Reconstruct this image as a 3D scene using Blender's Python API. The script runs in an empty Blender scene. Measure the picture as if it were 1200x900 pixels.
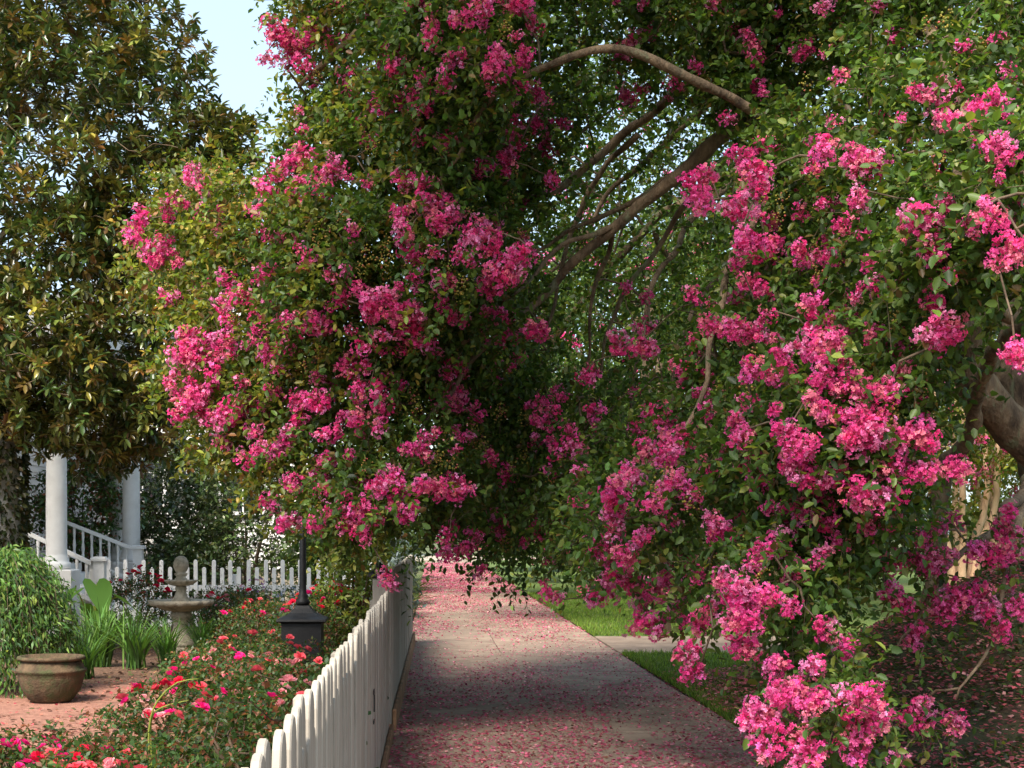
import bpy, math, random
import numpy as np
from mathutils import Vector, Matrix, noise as mnoise

rnd = random.Random(7)
rng = np.random.default_rng(11)
SC = bpy.context.scene
COL = SC.collection

# ------------------------------------------------------------------ camera
H, F, VX, VY = 1.55, 1800.0, 505.0, 625.0        # eye height, focal length in photo px, vanishing point
cd = bpy.data.cameras.new('camera'); cam = bpy.data.objects.new('camera', cd); COL.objects.link(cam)
cam.location = (0, 0, H); cam.rotation_euler = (math.pi/2, 0, 0)
cd.sensor_width = 36; cd.lens = 36*F/1200
cd.shift_x = (600-VX)/1200; cd.shift_y = (VY-450)/1200
cd.clip_start = 0.1; cd.clip_end = 2000
SC.camera = cam

# ------------------------------------------------------------------ world, sun, exposure
SUN_EL, SUN_AZ = 50.0, 205.0      # azimuth clockwise from +Y: sun stands to the left and behind the viewer
w = bpy.data.worlds.new('World'); SC.world = w; w.use_nodes = True
nt = w.node_tree; nt.nodes.clear()
sky = nt.nodes.new('ShaderNodeTexSky'); sky.sky_type = 'NISHITA'; sky.sun_disc = False
sky.sun_elevation = math.radians(SUN_EL); sky.sun_rotation = math.radians(SUN_AZ)
sky.air_density = 1.0; sky.dust_density = 2.0; sky.ozone_density = 1.0
tc = nt.nodes.new('ShaderNodeTexCoord')
mp = nt.nodes.new('ShaderNodeMapping'); mp.inputs['Scale'].default_value = (1.0, 1.0, 2.6)
nz = nt.nodes.new('ShaderNodeTexNoise'); nz.inputs['Scale'].default_value = 2.2; nz.inputs['Detail'].default_value = 7; nz.inputs['Roughness'].default_value = 0.55
cr = nt.nodes.new('ShaderNodeValToRGB'); cr.color_ramp.elements[0].position = 0.34; cr.color_ramp.elements[1].position = 0.72
cr.color_ramp.elements[0].color = (0.25, 0.25, 0.25, 1); cr.color_ramp.elements[1].color = (0.95, 0.95, 0.95, 1)
mx = nt.nodes.new('ShaderNodeMix'); mx.data_type = 'RGBA'
mx.inputs[7].default_value = (1.85, 2.35, 2.75, 1)
bg = nt.nodes.new('ShaderNodeBackground'); bg.inputs['Strength'].default_value = 0.15
wo = nt.nodes.new('ShaderNodeOutputWorld')
L = nt.links
L.new(tc.outputs['Generated'], mp.inputs['Vector']); L.new(mp.outputs['Vector'], nz.inputs['Vector'])
L.new(nz.outputs['Fac'], cr.inputs['Fac']); L.new(cr.outputs['Color'], mx.inputs[0])
L.new(sky.outputs['Color'], mx.inputs[6]); L.new(mx.outputs[2], bg.inputs['Color']); L.new(bg.outputs['Background'], wo.inputs['Surface'])

sd = bpy.data.lights.new('sun', 'SUN'); sd.energy = 3.6; sd.angle = math.radians(24.0); sd.color = (1.0, 0.93, 0.84)
sun = bpy.data.objects.new('sun', sd); COL.objects.link(sun)
a, e = math.radians(SUN_AZ), math.radians(SUN_EL)
to_sun = Vector((math.sin(a)*math.cos(e), math.cos(a)*math.cos(e), math.sin(e)))
sun.rotation_euler = to_sun.to_track_quat('Z', 'Y').to_euler()
sun.location = (0, 0, 30)
SC.view_settings.view_transform = 'Standard'; SC.view_settings.look = 'None'
SC.view_settings.gamma = 1.0; SC.view_settings.use_curve_mapping = False
SC.view_settings.exposure = 1.55
SC.render.engine = 'CYCLES'
SC.cycles.max_bounces = 6; SC.cycles.transparent_max_bounces = 4
SC.cycles.diffuse_bounces = 4; SC.cycles.glossy_bounces = 2; SC.cycles.transmission_bounces = 4

# ------------------------------------------------------------------ helpers
def P(px, py, d):
    return Vector(((px-VX)*d/F, d, H-(py-VY)*d/F))

def gz(x, y):
    """height of the earth bank round the big tree"""
    return 1.38*math.exp(-((x-5.7)/1.75)**2 - ((y-13.6)/3.6)**2)

def link(o, parent=None):
    COL.objects.link(o)
    if parent is not None: o.parent = parent
    return o

def tag(o, label=None, cat=None, group=None, kind=None):
    if label: o['label'] = label
    if cat: o['category'] = cat
    if group: o['group'] = group
    if kind: o['kind'] = kind
    return o

def empty(name, loc, label=None, cat=None, group=None, rz=0.0):
    o = bpy.data.objects.new(name, None); o.location = loc; o.rotation_euler = (0, 0, rz)
    o.empty_display_size = 0.2
    link(o); return tag(o, label, cat, group)

class MB:
    def __init__(s): s.v = []; s.f = []
    def add(s, vs, fs):
        n = len(s.v); s.v += [tuple(v) for v in vs]; s.f += [tuple(i+n for i in f) for f in fs]; return s
    def box(s, x0, x1, y0, y1, z0, z1, b=0.0):
        if b <= 0:
            return s.add([(x0,y0,z0),(x1,y0,z0),(x1,y1,z0),(x0,y1,z0),(x0,y0,z1),(x1,y0,z1),(x1,y1,z1),(x0,y1,z1)],
                  [(3,2,1,0),(4,5,6,7),(0,1,5,4),(1,2,6,5),(2,3,7,6),(3,0,4,7)])
        r = [(x0,y0,z0),(x1,y0,z0),(x1,y1,z0),(x0,y1,z0),(x0,y0,z1-b),(x1,y0,z1-b),(x1,y1,z1-b),(x0,y1,z1-b),
             (x0+b,y0+b,z1),(x1-b,y0+b,z1),(x1-b,y1-b,z1),(x0+b,y1-b,z1)]
        return s.add(r, [(3,2,1,0),(0,1,5,4),(1,2,6,5),(2,3,7,6),(3,0,4,7),(4,5,9,8),(5,6,10,9),(6,7,11,10),(7,4,8,11),(8,9,10,11)])
    def lathe(s, prof, n=24, cx=0, cy=0, z0=0, mod=None):
        vs = []; fs = []
        for i, (r, z) in enumerate(prof):
            for k in range(n):
                a = 2*math.pi*k/n; rr = r*(mod(i, a) if mod else 1)
                vs.append((cx+rr*math.cos(a), cy+rr*math.sin(a), z0+z))
        for i in range(len(prof)-1):
            for k in range(n):
                fs.append((i*n+k, i*n+(k+1) % n, (i+1)*n+(k+1) % n, (i+1)*n+k))
        fs.append(tuple(range(n-1, -1, -1))); m = (len(prof)-1)*n; fs.append(tuple(m+k for k in range(n)))
        return s.add(vs, fs)
    def tube(s, pts, rad, n=8, cap=True):
        pts = [Vector(p) for p in pts]; vs = []; fs = []
        up = Vector((0.31, 0.57, 0.76))
        for i, p in enumerate(pts):
            t = (pts[min(i+1, len(pts)-1)]-pts[max(i-1, 0)]).normalized()
            x = t.cross(up)
            if x.length < 1e-3: x = t.cross(Vector((1, 0, 0)))
            x.normalize(); y = t.cross(x)
            r = rad[i] if hasattr(rad, '__len__') else rad
            for k in range(n):
                a = 2*math.pi*k/n
                vs.append(p + x*(r*math.cos(a)) + y*(r*math.sin(a)))
        for i in range(len(pts)-1):
            for k in range(n):
                fs.append((i*n+k, i*n+(k+1) % n, (i+1)*n+(k+1) % n, (i+1)*n+k))
        if cap:
            fs.append(tuple(range(n-1, -1, -1))); m = (len(pts)-1)*n; fs.append(tuple(m+k for k in range(n)))
        return s.add(vs, fs)
    def rough(s, amp, freq=6.0, seed=0):
        out = []
        for v in s.v:
            q = Vector(v); nv = mnoise.noise_vector(q*freq+Vector((seed*5.1, 0, 0)))+0.5*mnoise.noise_vector(q*freq*2.7+Vector((0, seed*3.3, 0)))
            out.append(tuple(q+nv*amp))
        s.v = out; return s
    def mesh(s, name, mat, smooth=False):
        me = bpy.data.meshes.new(name); me.from_pydata(s.v, [], s.f); me.update()
        if smooth: me.polygons.foreach_set('use_smooth', [True]*len(me.polygons))
        if mat: me.materials.append(mat)
        return me
    def build(s, name, mat, parent=None, smooth=False, loc=None):
        o = bpy.data.objects.new(name, s.mesh(name, mat, smooth))
        if loc is not None: o.location = loc
        return link(o, parent)

def spline(pts, rad, step=0.12, wob=0.0, seed=0):
    """Catmull-Rom through points, resampled, with a little noise"""
    p = [Vector(q) for q in pts]; out = []; ro = []
    for i in range(len(p)-1):
        p0 = p[max(i-1, 0)]; p1 = p[i]; p2 = p[i+1]; p3 = p[min(i+2, len(p)-1)]
        n = max(2, int((p2-p1).length/step))
        for k in range(n):
            t = k/n
            q = 0.5*((2*p1)+(p2-p0)*t+(2*p0-5*p1+4*p2-p3)*t*t+(3*p1-p0-3*p2+p3)*t**3)
            r = rad[i]*(1-t)+rad[i+1]*t
            if wob:
                nv = mnoise.noise_vector(Vector(q)*2.3+Vector((seed*3.7, 0, 0)))
                q = q+nv*wob
                r *= 1+0.18*mnoise.noise(Vector(q)*5+Vector((seed, 0, 0)))
            out.append(q); ro.append(r)
    out.append(p[-1]); ro.append(rad[-1])
    return out, ro

def np_mesh(name, V, Fc, C=None, mat=None, smooth=False):
    me = bpy.data.meshes.new(name); m, k = Fc.shape
    me.vertices.add(len(V)); me.vertices.foreach_set('co', np.ascontiguousarray(V, dtype=np.float32).ravel())
    me.loops.add(m*k); me.loops.foreach_set('vertex_index', np.ascontiguousarray(Fc, dtype=np.int32).ravel())
    me.polygons.add(m); me.polygons.foreach_set('loop_start', np.arange(0, m*k, k, dtype=np.int32))
    me.update(calc_edges=True)
    if smooth: me.polygons.foreach_set('use_smooth', np.ones(m, dtype=bool))
    if C is not None:
        ca = me.color_attributes.new('Col', 'FLOAT_COLOR', 'POINT')
        c4 = np.ones((len(V), 4), dtype=np.float32); c4[:, :3] = C
        ca.data.foreach_set('color', c4.ravel())
    if mat: me.materials.append(mat)
    return me

def frames(d, roll=None):
    """N rotation matrices whose y axis is d"""
    d = d/np.maximum(np.linalg.norm(d, axis=1, keepdims=True), 1e-6)
    up = np.tile(np.array([[0.05, 0.02, 1.0]]), (len(d), 1))
    x = np.cross(d, up); ln = np.linalg.norm(x, axis=1, keepdims=True)
    x = np.where(ln < 1e-3, np.array([[1.0, 0, 0]]), x/np.maximum(ln, 1e-6))
    z = np.cross(x, d)
    if roll is not None:
        c, s_ = np.cos(roll)[:, None], np.sin(roll)[:, None]
        x, z = x*c+z*s_, z*c-x*s_
    return np.stack([x, d, z], axis=2)

def inst(tv, tf, pos, R, S, col, tc=None):
    N, n = len(pos), len(tv)
    S = np.asarray(S, dtype=float)
    if S.ndim == 1: S = np.repeat(S[:, None], 3, 1)
    loc = tv[None]*S[:, None, :]
    V = np.einsum('nij,nkj->nki', R, loc)+pos[:, None, :]
    Fc = tf[None]+(np.arange(N)*n)[:, None, None]
    C = np.repeat(col[:, None, :], n, 1)
    if tc is not None: C = C*tc[None]
    return V.reshape(-1, 3), Fc.reshape(-1, tf.shape[1]), C.reshape(-1, 3)

def join(parts):
    V, Fs, C = [], [], []; o = 0
    for v, f, c in parts:
        V.append(v); Fs.append(f+o); C.append(c); o += len(v)
    return np.concatenate(V), np.concatenate(Fs), np.concatenate(C)

def obj(name, me, parent=None, kind=None, loc=None):
    o = bpy.data.objects.new(name, me)
    if loc is not None: o.location = loc
    link(o, parent)
    if kind: o['kind'] = kind
    return o

def pal(pl, n, jit=0.22, g=rng):
    """n colours out of a weighted palette with brightness jitter"""
    c = np.array([p[0] for p in pl], dtype=float); wt = np.array([p[1] for p in pl], dtype=float); wt /= wt.sum()
    i = g.choice(len(pl), n, p=wt)
    return np.clip(c[i]*(1+jit*g.standard_normal((n, 1)))*(1+0.06*g.standard_normal((n, 3))), 0.004, 0.95)

def leaf_tpl(wd, fold=0.09, curl=0.12, a=0.30, b=0.70, bw=0.96):
    v = np.array([(0, 0, 0), (wd/2, a, fold), (wd/2*bw, b, fold-curl*0.4), (0, 1, -curl), (-wd/2*bw, b, fold-curl*0.4), (-wd/2, a, fold)])
    return v, np.array([(0, 1, 2, 3), (0, 3, 4, 5)])

def unit(n, g=rng):
    v = g.standard_normal((n, 3)); return v/np.linalg.norm(v, axis=1, keepdims=True)

# ------------------------------------------------------------------ materials
def mat_nodes(name):
    m = bpy.data.materials.new(name); m.use_nodes = True
    t = m.node_tree; b = t.nodes['Principled BSDF']; return m, t, b

def noisy(name, c1, c2, scale=6.0, rough=0.85, bump=0.25, bscale=40.0, c3=None, s3=1.2, detail=6, stretch=(1, 1, 1), f3=(0.52, 0.66), bd=0.02, spec=0.3, objrand=0.0):
    m, t, b = mat_nodes(name); n = t.nodes
    tcn = n.new('ShaderNodeTexCoord'); mpn = n.new('ShaderNodeMapping'); mpn.inputs['Scale'].default_value = stretch
    t.links.new(tcn.outputs['Object'], mpn.inputs['Vector'])
    a1 = n.new('ShaderNodeTexNoise'); a1.inputs['Scale'].default_value = scale; a1.inputs['Detail'].default_value = detail; a1.inputs['Roughness'].default_value = 0.65
    t.links.new(mpn.outputs['Vector'], a1.inputs['Vector'])
    r = n.new('ShaderNodeValToRGB'); r.color_ramp.elements[0].position = 0.32; r.color_ramp.elements[1].position = 0.68
    r.color_ramp.elements[0].color = (*c1, 1); r.color_ramp.elements[1].color = (*c2, 1)
    t.links.new(a1.outputs['Fac'], r.inputs['Fac']); out = r.outputs['Color']
    if c3:
        a3 = n.new('ShaderNodeTexNoise'); a3.inputs['Scale'].default_value = s3; a3.inputs['Detail'].default_value = 8; a3.inputs['Roughness'].default_value = 0.7
        t.links.new(mpn.outputs['Vector'], a3.inputs['Vector'])
        r3 = n.new('ShaderNodeValToRGB'); r3.color_ramp.elements[0].position = f3[0]; r3.color_ramp.elements[1].position = f3[1]
        t.links.new(a3.outputs['Fac'], r3.inputs['Fac'])
        mxn = n.new('ShaderNodeMix'); mxn.data_type = 'RGBA'; mxn.inputs[7].default_value = (*c3, 1)
        t.links.new(r3.outputs['Color'], mxn.inputs[0]); t.links.new(out, mxn.inputs[6]); out = mxn.outputs[2]
    if objrand:
        oi = n.new('ShaderNodeObjectInfo'); mr = n.new('ShaderNodeMapRange')
        mr.inputs['To Min'].default_value = 1-objrand; mr.inputs['To Max'].default_value = 1+objrand*0.5
        t.links.new(oi.outputs['Random'], mr.inputs['Value'])
        mm = n.new('ShaderNodeMix'); mm.data_type = 'RGBA'; mm.blend_type = 'MULTIPLY'; mm.inputs[0].default_value = 1
        t.links.new(out, mm.inputs[6]); t.links.new(mr.outputs['Result'], mm.inputs[7]); out = mm.outputs[2]
    t.links.new(out, b.inputs['Base Color'])
    b.inputs['Roughness'].default_value = rough; b.inputs['Specular IOR Level'].default_value = spec
    if bump:
        a2 = n.new('ShaderNodeTexNoise'); a2.inputs['Scale'].default_value = bscale; a2.inputs['Detail'].default_value = 5
        t.links.new(mpn.outputs['Vector'], a2.inputs['Vector'])
        bp = n.new('ShaderNodeBump'); bp.inputs['Strength'].default_value = bump; bp.inputs['Distance'].default_value = bd
        t.links.new(a2.outputs['Fac'], bp.inputs['Height']); t.links.new(bp.outputs['Normal'], b.inputs['Normal'])
    return m

def foliage_mat(name, trans=0.35, rough=0.5, tint=(1.25, 1.25, 0.6), spec=0.35, var=0.25):
    m, t, b = mat_nodes(name); n = t.nodes
    at = n.new('ShaderNodeAttribute'); at.attribute_name = 'Col'
    t.links.new(at.outputs['Color'], b.inputs['Base Color'])
    b.inputs['Roughness'].default_value = rough; b.inputs['Specular IOR Level'].default_value = spec
    tr = n.new('ShaderNodeBsdfTranslucent')
    mm = n.new('ShaderNodeMix'); mm.data_type = 'RGBA'; mm.blend_type = 'MULTIPLY'; mm.inputs[0].default_value = 1; mm.inputs[7].default_value = (*tint, 1)
    t.links.new(at.outputs['Color'], mm.inputs[6]); t.links.new(mm.outputs[2], tr.inputs['Color'])
    ms = n.new('ShaderNodeMixShader'); ms.inputs[0].default_value = trans
    t.links.new(b.outputs['BSDF'], ms.inputs[1]); t.links.new(tr.outputs['BSDF'], ms.inputs[2])
    t.links.new(ms.outputs['Shader'], n['Material Output'].inputs['Surface'])
    return m

M = {}
M['leaf'] = foliage_mat('leaf', 0.44, 0.45)
M['glossy_leaf'] = foliage_mat('glossy_leaf', 0.18, 0.28, spec=0.5)
M['petal'] = foliage_mat('petal', 0.42, 0.6, tint=(1.0, 0.9, 1.0), spec=0.2)
M['grass'] = foliage_mat('grass', 0.4, 0.55)
M['bark'] = noisy('bark', (0.05, 0.032, 0.02), (0.24, 0.165, 0.10), 8, 0.9, 1.0, 30, c3=(0.15, 0.15, 0.085), s3=6.0, f3=(0.55, 0.62), bd=0.03, stretch=(1, 1, 0.45))
M['twig'] = noisy('twig', (0.06, 0.04, 0.026), (0.15, 0.105, 0.065), 12, 0.8, 0.2, 60)
M['pale_bark'] = noisy('pale_bark', (0.42, 0.25, 0.14), (0.62, 0.42, 0.27), 5, 0.7, 0.2, 20, c3=(0.20, 0.12, 0.07), s3=3, stretch=(1, 1, 0.4))
M['grey_bark'] = noisy('grey_bark', (0.30, 0.28, 0.24), (0.52, 0.49, 0.44), 5, 0.85, 0.4, 24, c3=(0.16, 0.15, 0.09), s3=2.2)
M['mulch'] = noisy('mulch', (0.055, 0.030, 0.019), (0.15, 0.085, 0.05), 14, 0.95, 0.8, 50, c3=(0.22, 0.11, 0.07), s3=30, bd=0.03)
M['gravel'] = noisy('gravel', (0.19, 0.085, 0.058), (0.33, 0.165, 0.115), 18, 0.95, 0.7, 70, c3=(0.17, 0.085, 0.055), s3=3)
M['soil'] = noisy('soil', (0.030, 0.038, 0.014), (0.062, 0.058, 0.024), 2.2, 0.95, 0.8, 40, c3=(0.07, 0.042, 0.025), s3=1.3)
M['lawn'] = noisy('lawn', (0.05, 0.085, 0.015), (0.10, 0.15, 0.03), 5, 0.95, 0.7, 60, c3=(0.12, 0.09, 0.035), s3=1.1)
M['field'] = noisy('field', (0.05, 0.07, 0.02), (0.10, 0.11, 0.04), 0.4, 0.95, 0.3, 20, c3=(0.12, 0.09, 0.05), s3=0.2)
M['slab'] = noisy('slab', (0.175, 0.125, 0.09), (0.30, 0.225, 0.165), 2.3, 0.9, 0.35, 120, c3=(0.13, 0.085, 0.06), s3=1.7, f3=(0.50, 0.72), objrand=0.14, bd=0.006)
M['bedding'] = noisy('bedding', (0.05, 0.035, 0.022), (0.09, 0.06, 0.04), 8, 0.95, 0.3, 60)
M['road'] = noisy('road', (0.26, 0.21, 0.16), (0.36, 0.30, 0.23), 0.6, 0.9, 0.1, 30)
M['fence_paint'] = noisy('fence_paint', (0.25, 0.215, 0.17), (0.38, 0.34, 0.28), 7, 0.8, 0.5, 55, c3=(0.12, 0.09, 0.06), s3=5.0, stretch=(1, 1, 0.12), f3=(0.48, 0.68), objrand=0.16, bd=0.004)
M['white_paint'] = noisy('white_paint', (0.66, 0.645, 0.61), (0.78, 0.77, 0.74), 3, 0.5, 0.1, 30, c3=(0.50, 0.48, 0.44), s3=2.0, f3=(0.58, 0.75))
M['siding'] = noisy('siding', (0.60, 0.58, 0.54), (0.72, 0.70, 0.66), 2, 0.6, 0.15, 40, c3=(0.42, 0.40, 0.36), s3=1.0, f3=(0.55, 0.75))
M['stone'] = noisy('stone', (0.27, 0.225, 0.16), (0.46, 0.40, 0.30), 9, 0.95, 0.6, 60, c3=(0.13, 0.12, 0.075), s3=4, f3=(0.5, 0.66), bd=0.01)
M['clay'] = noisy('clay', (0.04, 0.027, 0.016), (0.125, 0.082, 0.045), 8, 0.95, 0.8, 50, c3=(0.055, 0.06, 0.024), s3=6, f3=(0.48, 0.6), bd=0.012)
M['iron'] = noisy('iron', (0.006, 0.006, 0.0065), (0.014, 0.0135, 0.0135), 10, 0.55, 0.15, 60, spec=0.3)
M['brown_board'] = noisy('brown_board', (0.16, 0.085, 0.045), (0.30, 0.17, 0.09), 5, 0.9, 0.4, 40, stretch=(1, 0.2, 1), c3=(0.07, 0.05, 0.03), s3=4)
M['roof'] = noisy('roof', (0.07, 0.068, 0.066), (0.13, 0.125, 0.12), 6, 0.9, 0.3, 50)
M['shutter'] = noisy('shutter', (0.025, 0.03, 0.03), (0.045, 0.05, 0.05), 6, 0.5, 0.1, 30)
M['brick'] = noisy('brick', (0.24, 0.09, 0.055), (0.36, 0.16, 0.10), 8, 0.9, 0.4, 50, objrand=0.3)
M['flag_blue'] = noisy('flag_blue', (0.03, 0.11, 0.36), (0.05, 0.16, 0.45), 4, 0.8, 0)
M['flag_orange'] = noisy('flag_orange', (0.75, 0.24, 0.05), (0.85, 0.36, 0.08), 4, 0.8, 0)
g_, t_, b_ = mat_nodes('glass'); b_.inputs['Base Color'].default_value = (0.025, 0.03, 0.033, 1); b_.inputs['Roughness'].default_value = 0.06; M['glass'] = g_
g_, t_, b_ = mat_nodes('frosted_glass'); b_.inputs['Base Color'].default_value = (0.55, 0.52, 0.45, 1); b_.inputs['Roughness'].default_value = 0.3; M['frosted'] = g_

# ------------------------------------------------------------------ ground and path
def grid(name, x0, x1, y0, y1, nx, ny, zf, mat, label=None, kind='structure'):
    xs = np.linspace(x0, x1, nx); ys = np.linspace(y0, y1, ny)
    V = np.array([(x, y, zf(x, y)) for y in ys for x in xs])
    Fc = np.array([(j*nx+i, j*nx+i+1, (j+1)*nx+i+1, (j+1)*nx+i) for j in range(ny-1) for i in range(nx-1)])
    o = obj(name, np_mesh(name, V, Fc, None, mat, True), None, kind)
    return o

g = MB().add([(-900, -300, -0.06), (900, -300, -0.06), (900, 1500, -0.06), (-900, 1500, -0.06)], [(0, 1, 2, 3)]).build('ground', M['field']); tag(g, kind='structure')
XL, XR = -0.30, 2.45
pb = MB().box(XL, XR, -6, 88, -0.05, -0.012).build('path', M['bedding']); tag(pb, kind='structure')
# concrete slabs, each a piece of the path
y = -6.0; k = 0
while y < 87.5:
    ln = rnd.uniform(2.3, 3.0)
    cuts = [XL, XL+(XR-XL)*0.44, XR] if 18.6 < y < 23.2 else [XL, XR]
    for i in range(len(cuts)-1):
        x0, x1 = cuts[i]+0.006, cuts[i+1]-0.006; y0, y1 = y+0.008, min(y+ln, 88)-0.008
        # slightly ragged outline
        ring = []
        for (ax, ay, bx, by) in ((x0, y0, x1, y0), (x1, y0, x1, y1), (x1, y1, x0, y1), (x0, y1, x0, y0)):
            for q in range(4):
                t = q/4; ring.append((ax+(bx-ax)*t+rnd.uniform(-.005, .005), ay+(by-ay)*t+rnd.uniform(-.006, .006)))
        n = len(ring); cx, cy = (x0+x1)/2, (y0+y1)/2; zt = rnd.uniform(-0.006, 0.004); tx, ty = rnd.uniform(-.004, .004), rnd.uniform(-.003, .003)
        zz = lambda X, Y: zt+tx*(X-cx)+ty*(Y-cy)
        vs = [(a, b, -0.045) for a, b in ring]+[(a, b, zz(a, b)-0.006) for a, b in ring]+[(cx+(a-cx)*0.988, cy+(b-cy)*0.994, zz(a, b)) for a, b in ring]
        fs = [(i2, (i2+1) % n, n+(i2+1) % n, n+i2) for i2 in range(n)]+[(n+i2, n+(i2+1) % n, 2*n+(i2+1) % n, 2*n+i2) for i2 in range(n)]+[tuple(range(2*n, 3*n))]
        vs = [(a-cx, b-cy, c) for a, b, c in vs]
        MB().add(vs, fs).build('slab', M['slab'], pb, loc=(cx, cy, 0))
    y += ln; k += 1
# crossing walkway on the right
wk = MB().box(XR+0.012, 16, 19.9, 23.1, -0.05, 0.004, 0.008).build('walkway', M['slab']); tag(wk, kind='structure')
rd = MB().box(-60, 60, 88.1, 106, -0.05, -0.004).build('road', M['road']); tag(rd, kind='structure')

lw = grid('lawn', XR+0.02, 30, 10.5, 88, 90, 160, lambda x, y: (0.012+0.02*mnoise.noise(Vector((x*0.9, y*0.5, 0))) if not (19.8 < y < 23.2) else -0.03) , M['lawn'])
bank = grid('earth_bank', 2.5, 11, 4, 24, 70, 110, lambda x, y: gz(x, y)-0.06+0.03*mnoise.noise(Vector((x*1.7, y*1.7, 3)))-(0.08 if 19.6 < y < 23.4 else 0), M['soil'])
bed = grid('flower_bed', -11, XL-0.03, 1, 36, 60, 120, lambda x, y: -0.015+0.03*mnoise.noise(Vector((x*1.2, y*1.2, 7))), M['mulch'])
def in_gravel(x, y):
    return (x+3.75)**2/1.75**2+((y-13.0)/2.7)**2 < 1+0.18*mnoise.noise(Vector((x*2, y*2, 1)))
gp = grid('gravel_path', -5.7, -1.8, 10.0, 16.0, 60, 80, lambda x, y: 0.028+0.012*mnoise.noise(Vector((x*2, y*2, 1))) if in_gravel(x, y) else -0.06, M['gravel'])

# ------------------------------------------------------------------ fences
def picket_mesh(wd, ht, th, nm, top='round', seed=0, mat='fence_paint'):
    """picket in the x-z plane facing -y, rounded or dog-eared head, slightly worn"""
    r = random.Random(seed); out = [(-wd/2, 0)]
    if top == 'round':
        out += [(wd/2, 0), (wd/2, ht-wd*0.55)]
        for q in range(1, 6):
            a = math.pi*q/6
            out.append((wd/2*math.cos(a)+r.uniform(-.001, .001), ht-wd*0.55+wd*0.55*math.sin(a)))
        out.append((-wd/2, ht-wd*0.55))
    else:
        out += [(wd/2, 0), (wd/2, ht-0.012+r.uniform(-.006, .004)), (wd/2-0.012, ht), (-wd/2+0.012, ht+r.uniform(-.006, .004)), (-wd/2, ht-0.012)]
    n = len(out); b = 0.004
    cx = 0; cz = ht/2
    ins = [(x*(1-2*b/wd), cz+(z-cz)*(1-b/ht*2)) for x, z in out]
    vs = [(x, -th/2, z) for x, z in ins]+[(x, -th/2+b, z) for x, z in out]+[(x, th/2-b, z) for x, z in out]+[(x, th/2, z) for x, z in ins]
    fs = [tuple(range(n)), tuple(range(4*n-1, 3*n-1, -1))]
    for k in range(3):
        fs += [(k*n+i, (k+1)*n+i, (k+1)*n+(i+1) % n, k*n+(i+1) % n) for i in range(n)]
    return MB().add(vs, fs).mesh(nm, M[mat])

def fence(name, label, A, B, spacing, wd, talls, shorts, th, rails, post_h, post_every, rail_side, rail_d=0.045, base=None, cat='fence', dz=0.05, mat='fence_paint'):
    """A to B on the ground; pickets face to the right of travel"""
    A, B = Vector((*A, 0)), Vector((*B, 0)); dv = B-A; Ln = dv.length; rz = math.atan2(dv.y, dv.x)
    root = empty(name, A, label, cat, None, rz)
    n = int(Ln/spacing)
    for i in range(n):
        ms = talls if (i % 2 == 0 or not shorts) else shorts
        o = bpy.data.objects.new('picket', rnd.choice(ms)); o.location = ((i+0.5)*spacing+rnd.uniform(-.004, .004), rnd.uniform(-.003, .003), dz+rnd.uniform(-.008, .006))
        o.rotation_euler = (rnd.uniform(-.008, .008), rnd.uniform(-.010, .010), rnd.uniform(-.02, .02)); link(o, root)
    ys = rail_side*(th/2+0.002+rail_d/2)
    for z in rails:
        MB().box(0, Ln, ys-rail_d/2, ys+rail_d/2, z-0.045, z+0.045, 0.004).build('rail', M[mat], root)
    k = 0.0
    while k <= Ln+0.01:
        yy = rail_side*(th/2+rail_d+0.06)
        q = MB().box(-.045, .045, -.045, .045, 0, post_h, 0.01).build('post', M[mat], root, loc=(k, yy, -0.02))
        k += post_every
    if base:
        MB().box(0, Ln, -th/2-0.035, -th/2-0.006, 0.0, base, 0.006).build('base_board', M['brown_board'], root)
    return root

tall = [picket_mesh(0.138, 1.07, 0.021, 'picket', seed=s) for s in range(3)]
short = [picket_mesh(0.060, 0.95, 0.021, 'picket', seed=s+5) for s in range(3)]
f1 = fence('picket_fence', 'weathered white picket fence running along the concrete path beside the rose bushes', (-0.345, 1.5), (-0.330, 11.75), 0.1045, 0.074, tall, short, 0.021, (0.28, 0.80), 0.98, 2.05, 1, base=0.09)
plank = [picket_mesh(0.128, 1.20, 0.022, 'plank', 'flat', seed=s) for s in range(3)]
f2 = fence('plank_fence', 'taller pale plank fence panel on a brown base board, past the picket fence', (-0.318, 12.05), (-0.265, 21.5), 0.131, 0.128, plank, None, 0.022, (0.30, 1.02), 1.05, 2.36, 1, base=0.17, dz=0.06)
for o in list(f2.children):
    if o.name.startswith('picket'): o.name = 'plank'
tallb = [picket_mesh(0.066, 1.09, 0.02, 'picket', seed=s+20, mat='white_paint') for s in range(3)]
shortb = [picket_mesh(0.066, 0.97, 0.02, 'picket', seed=s+25, mat='white_paint') for s in range(3)]
f3 = fence('picket_fence', 'white garden picket fence with alternating tall and short pickets behind the stone fountain', (-5.6, 25.0), (-0.75, 25.0), 0.142, 0.066, tallb, shortb, 0.02, (0.25, 0.66), 0.9, 2.4, 1, rail_d=0.05, dz=0.03, mat='white_paint')
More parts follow.
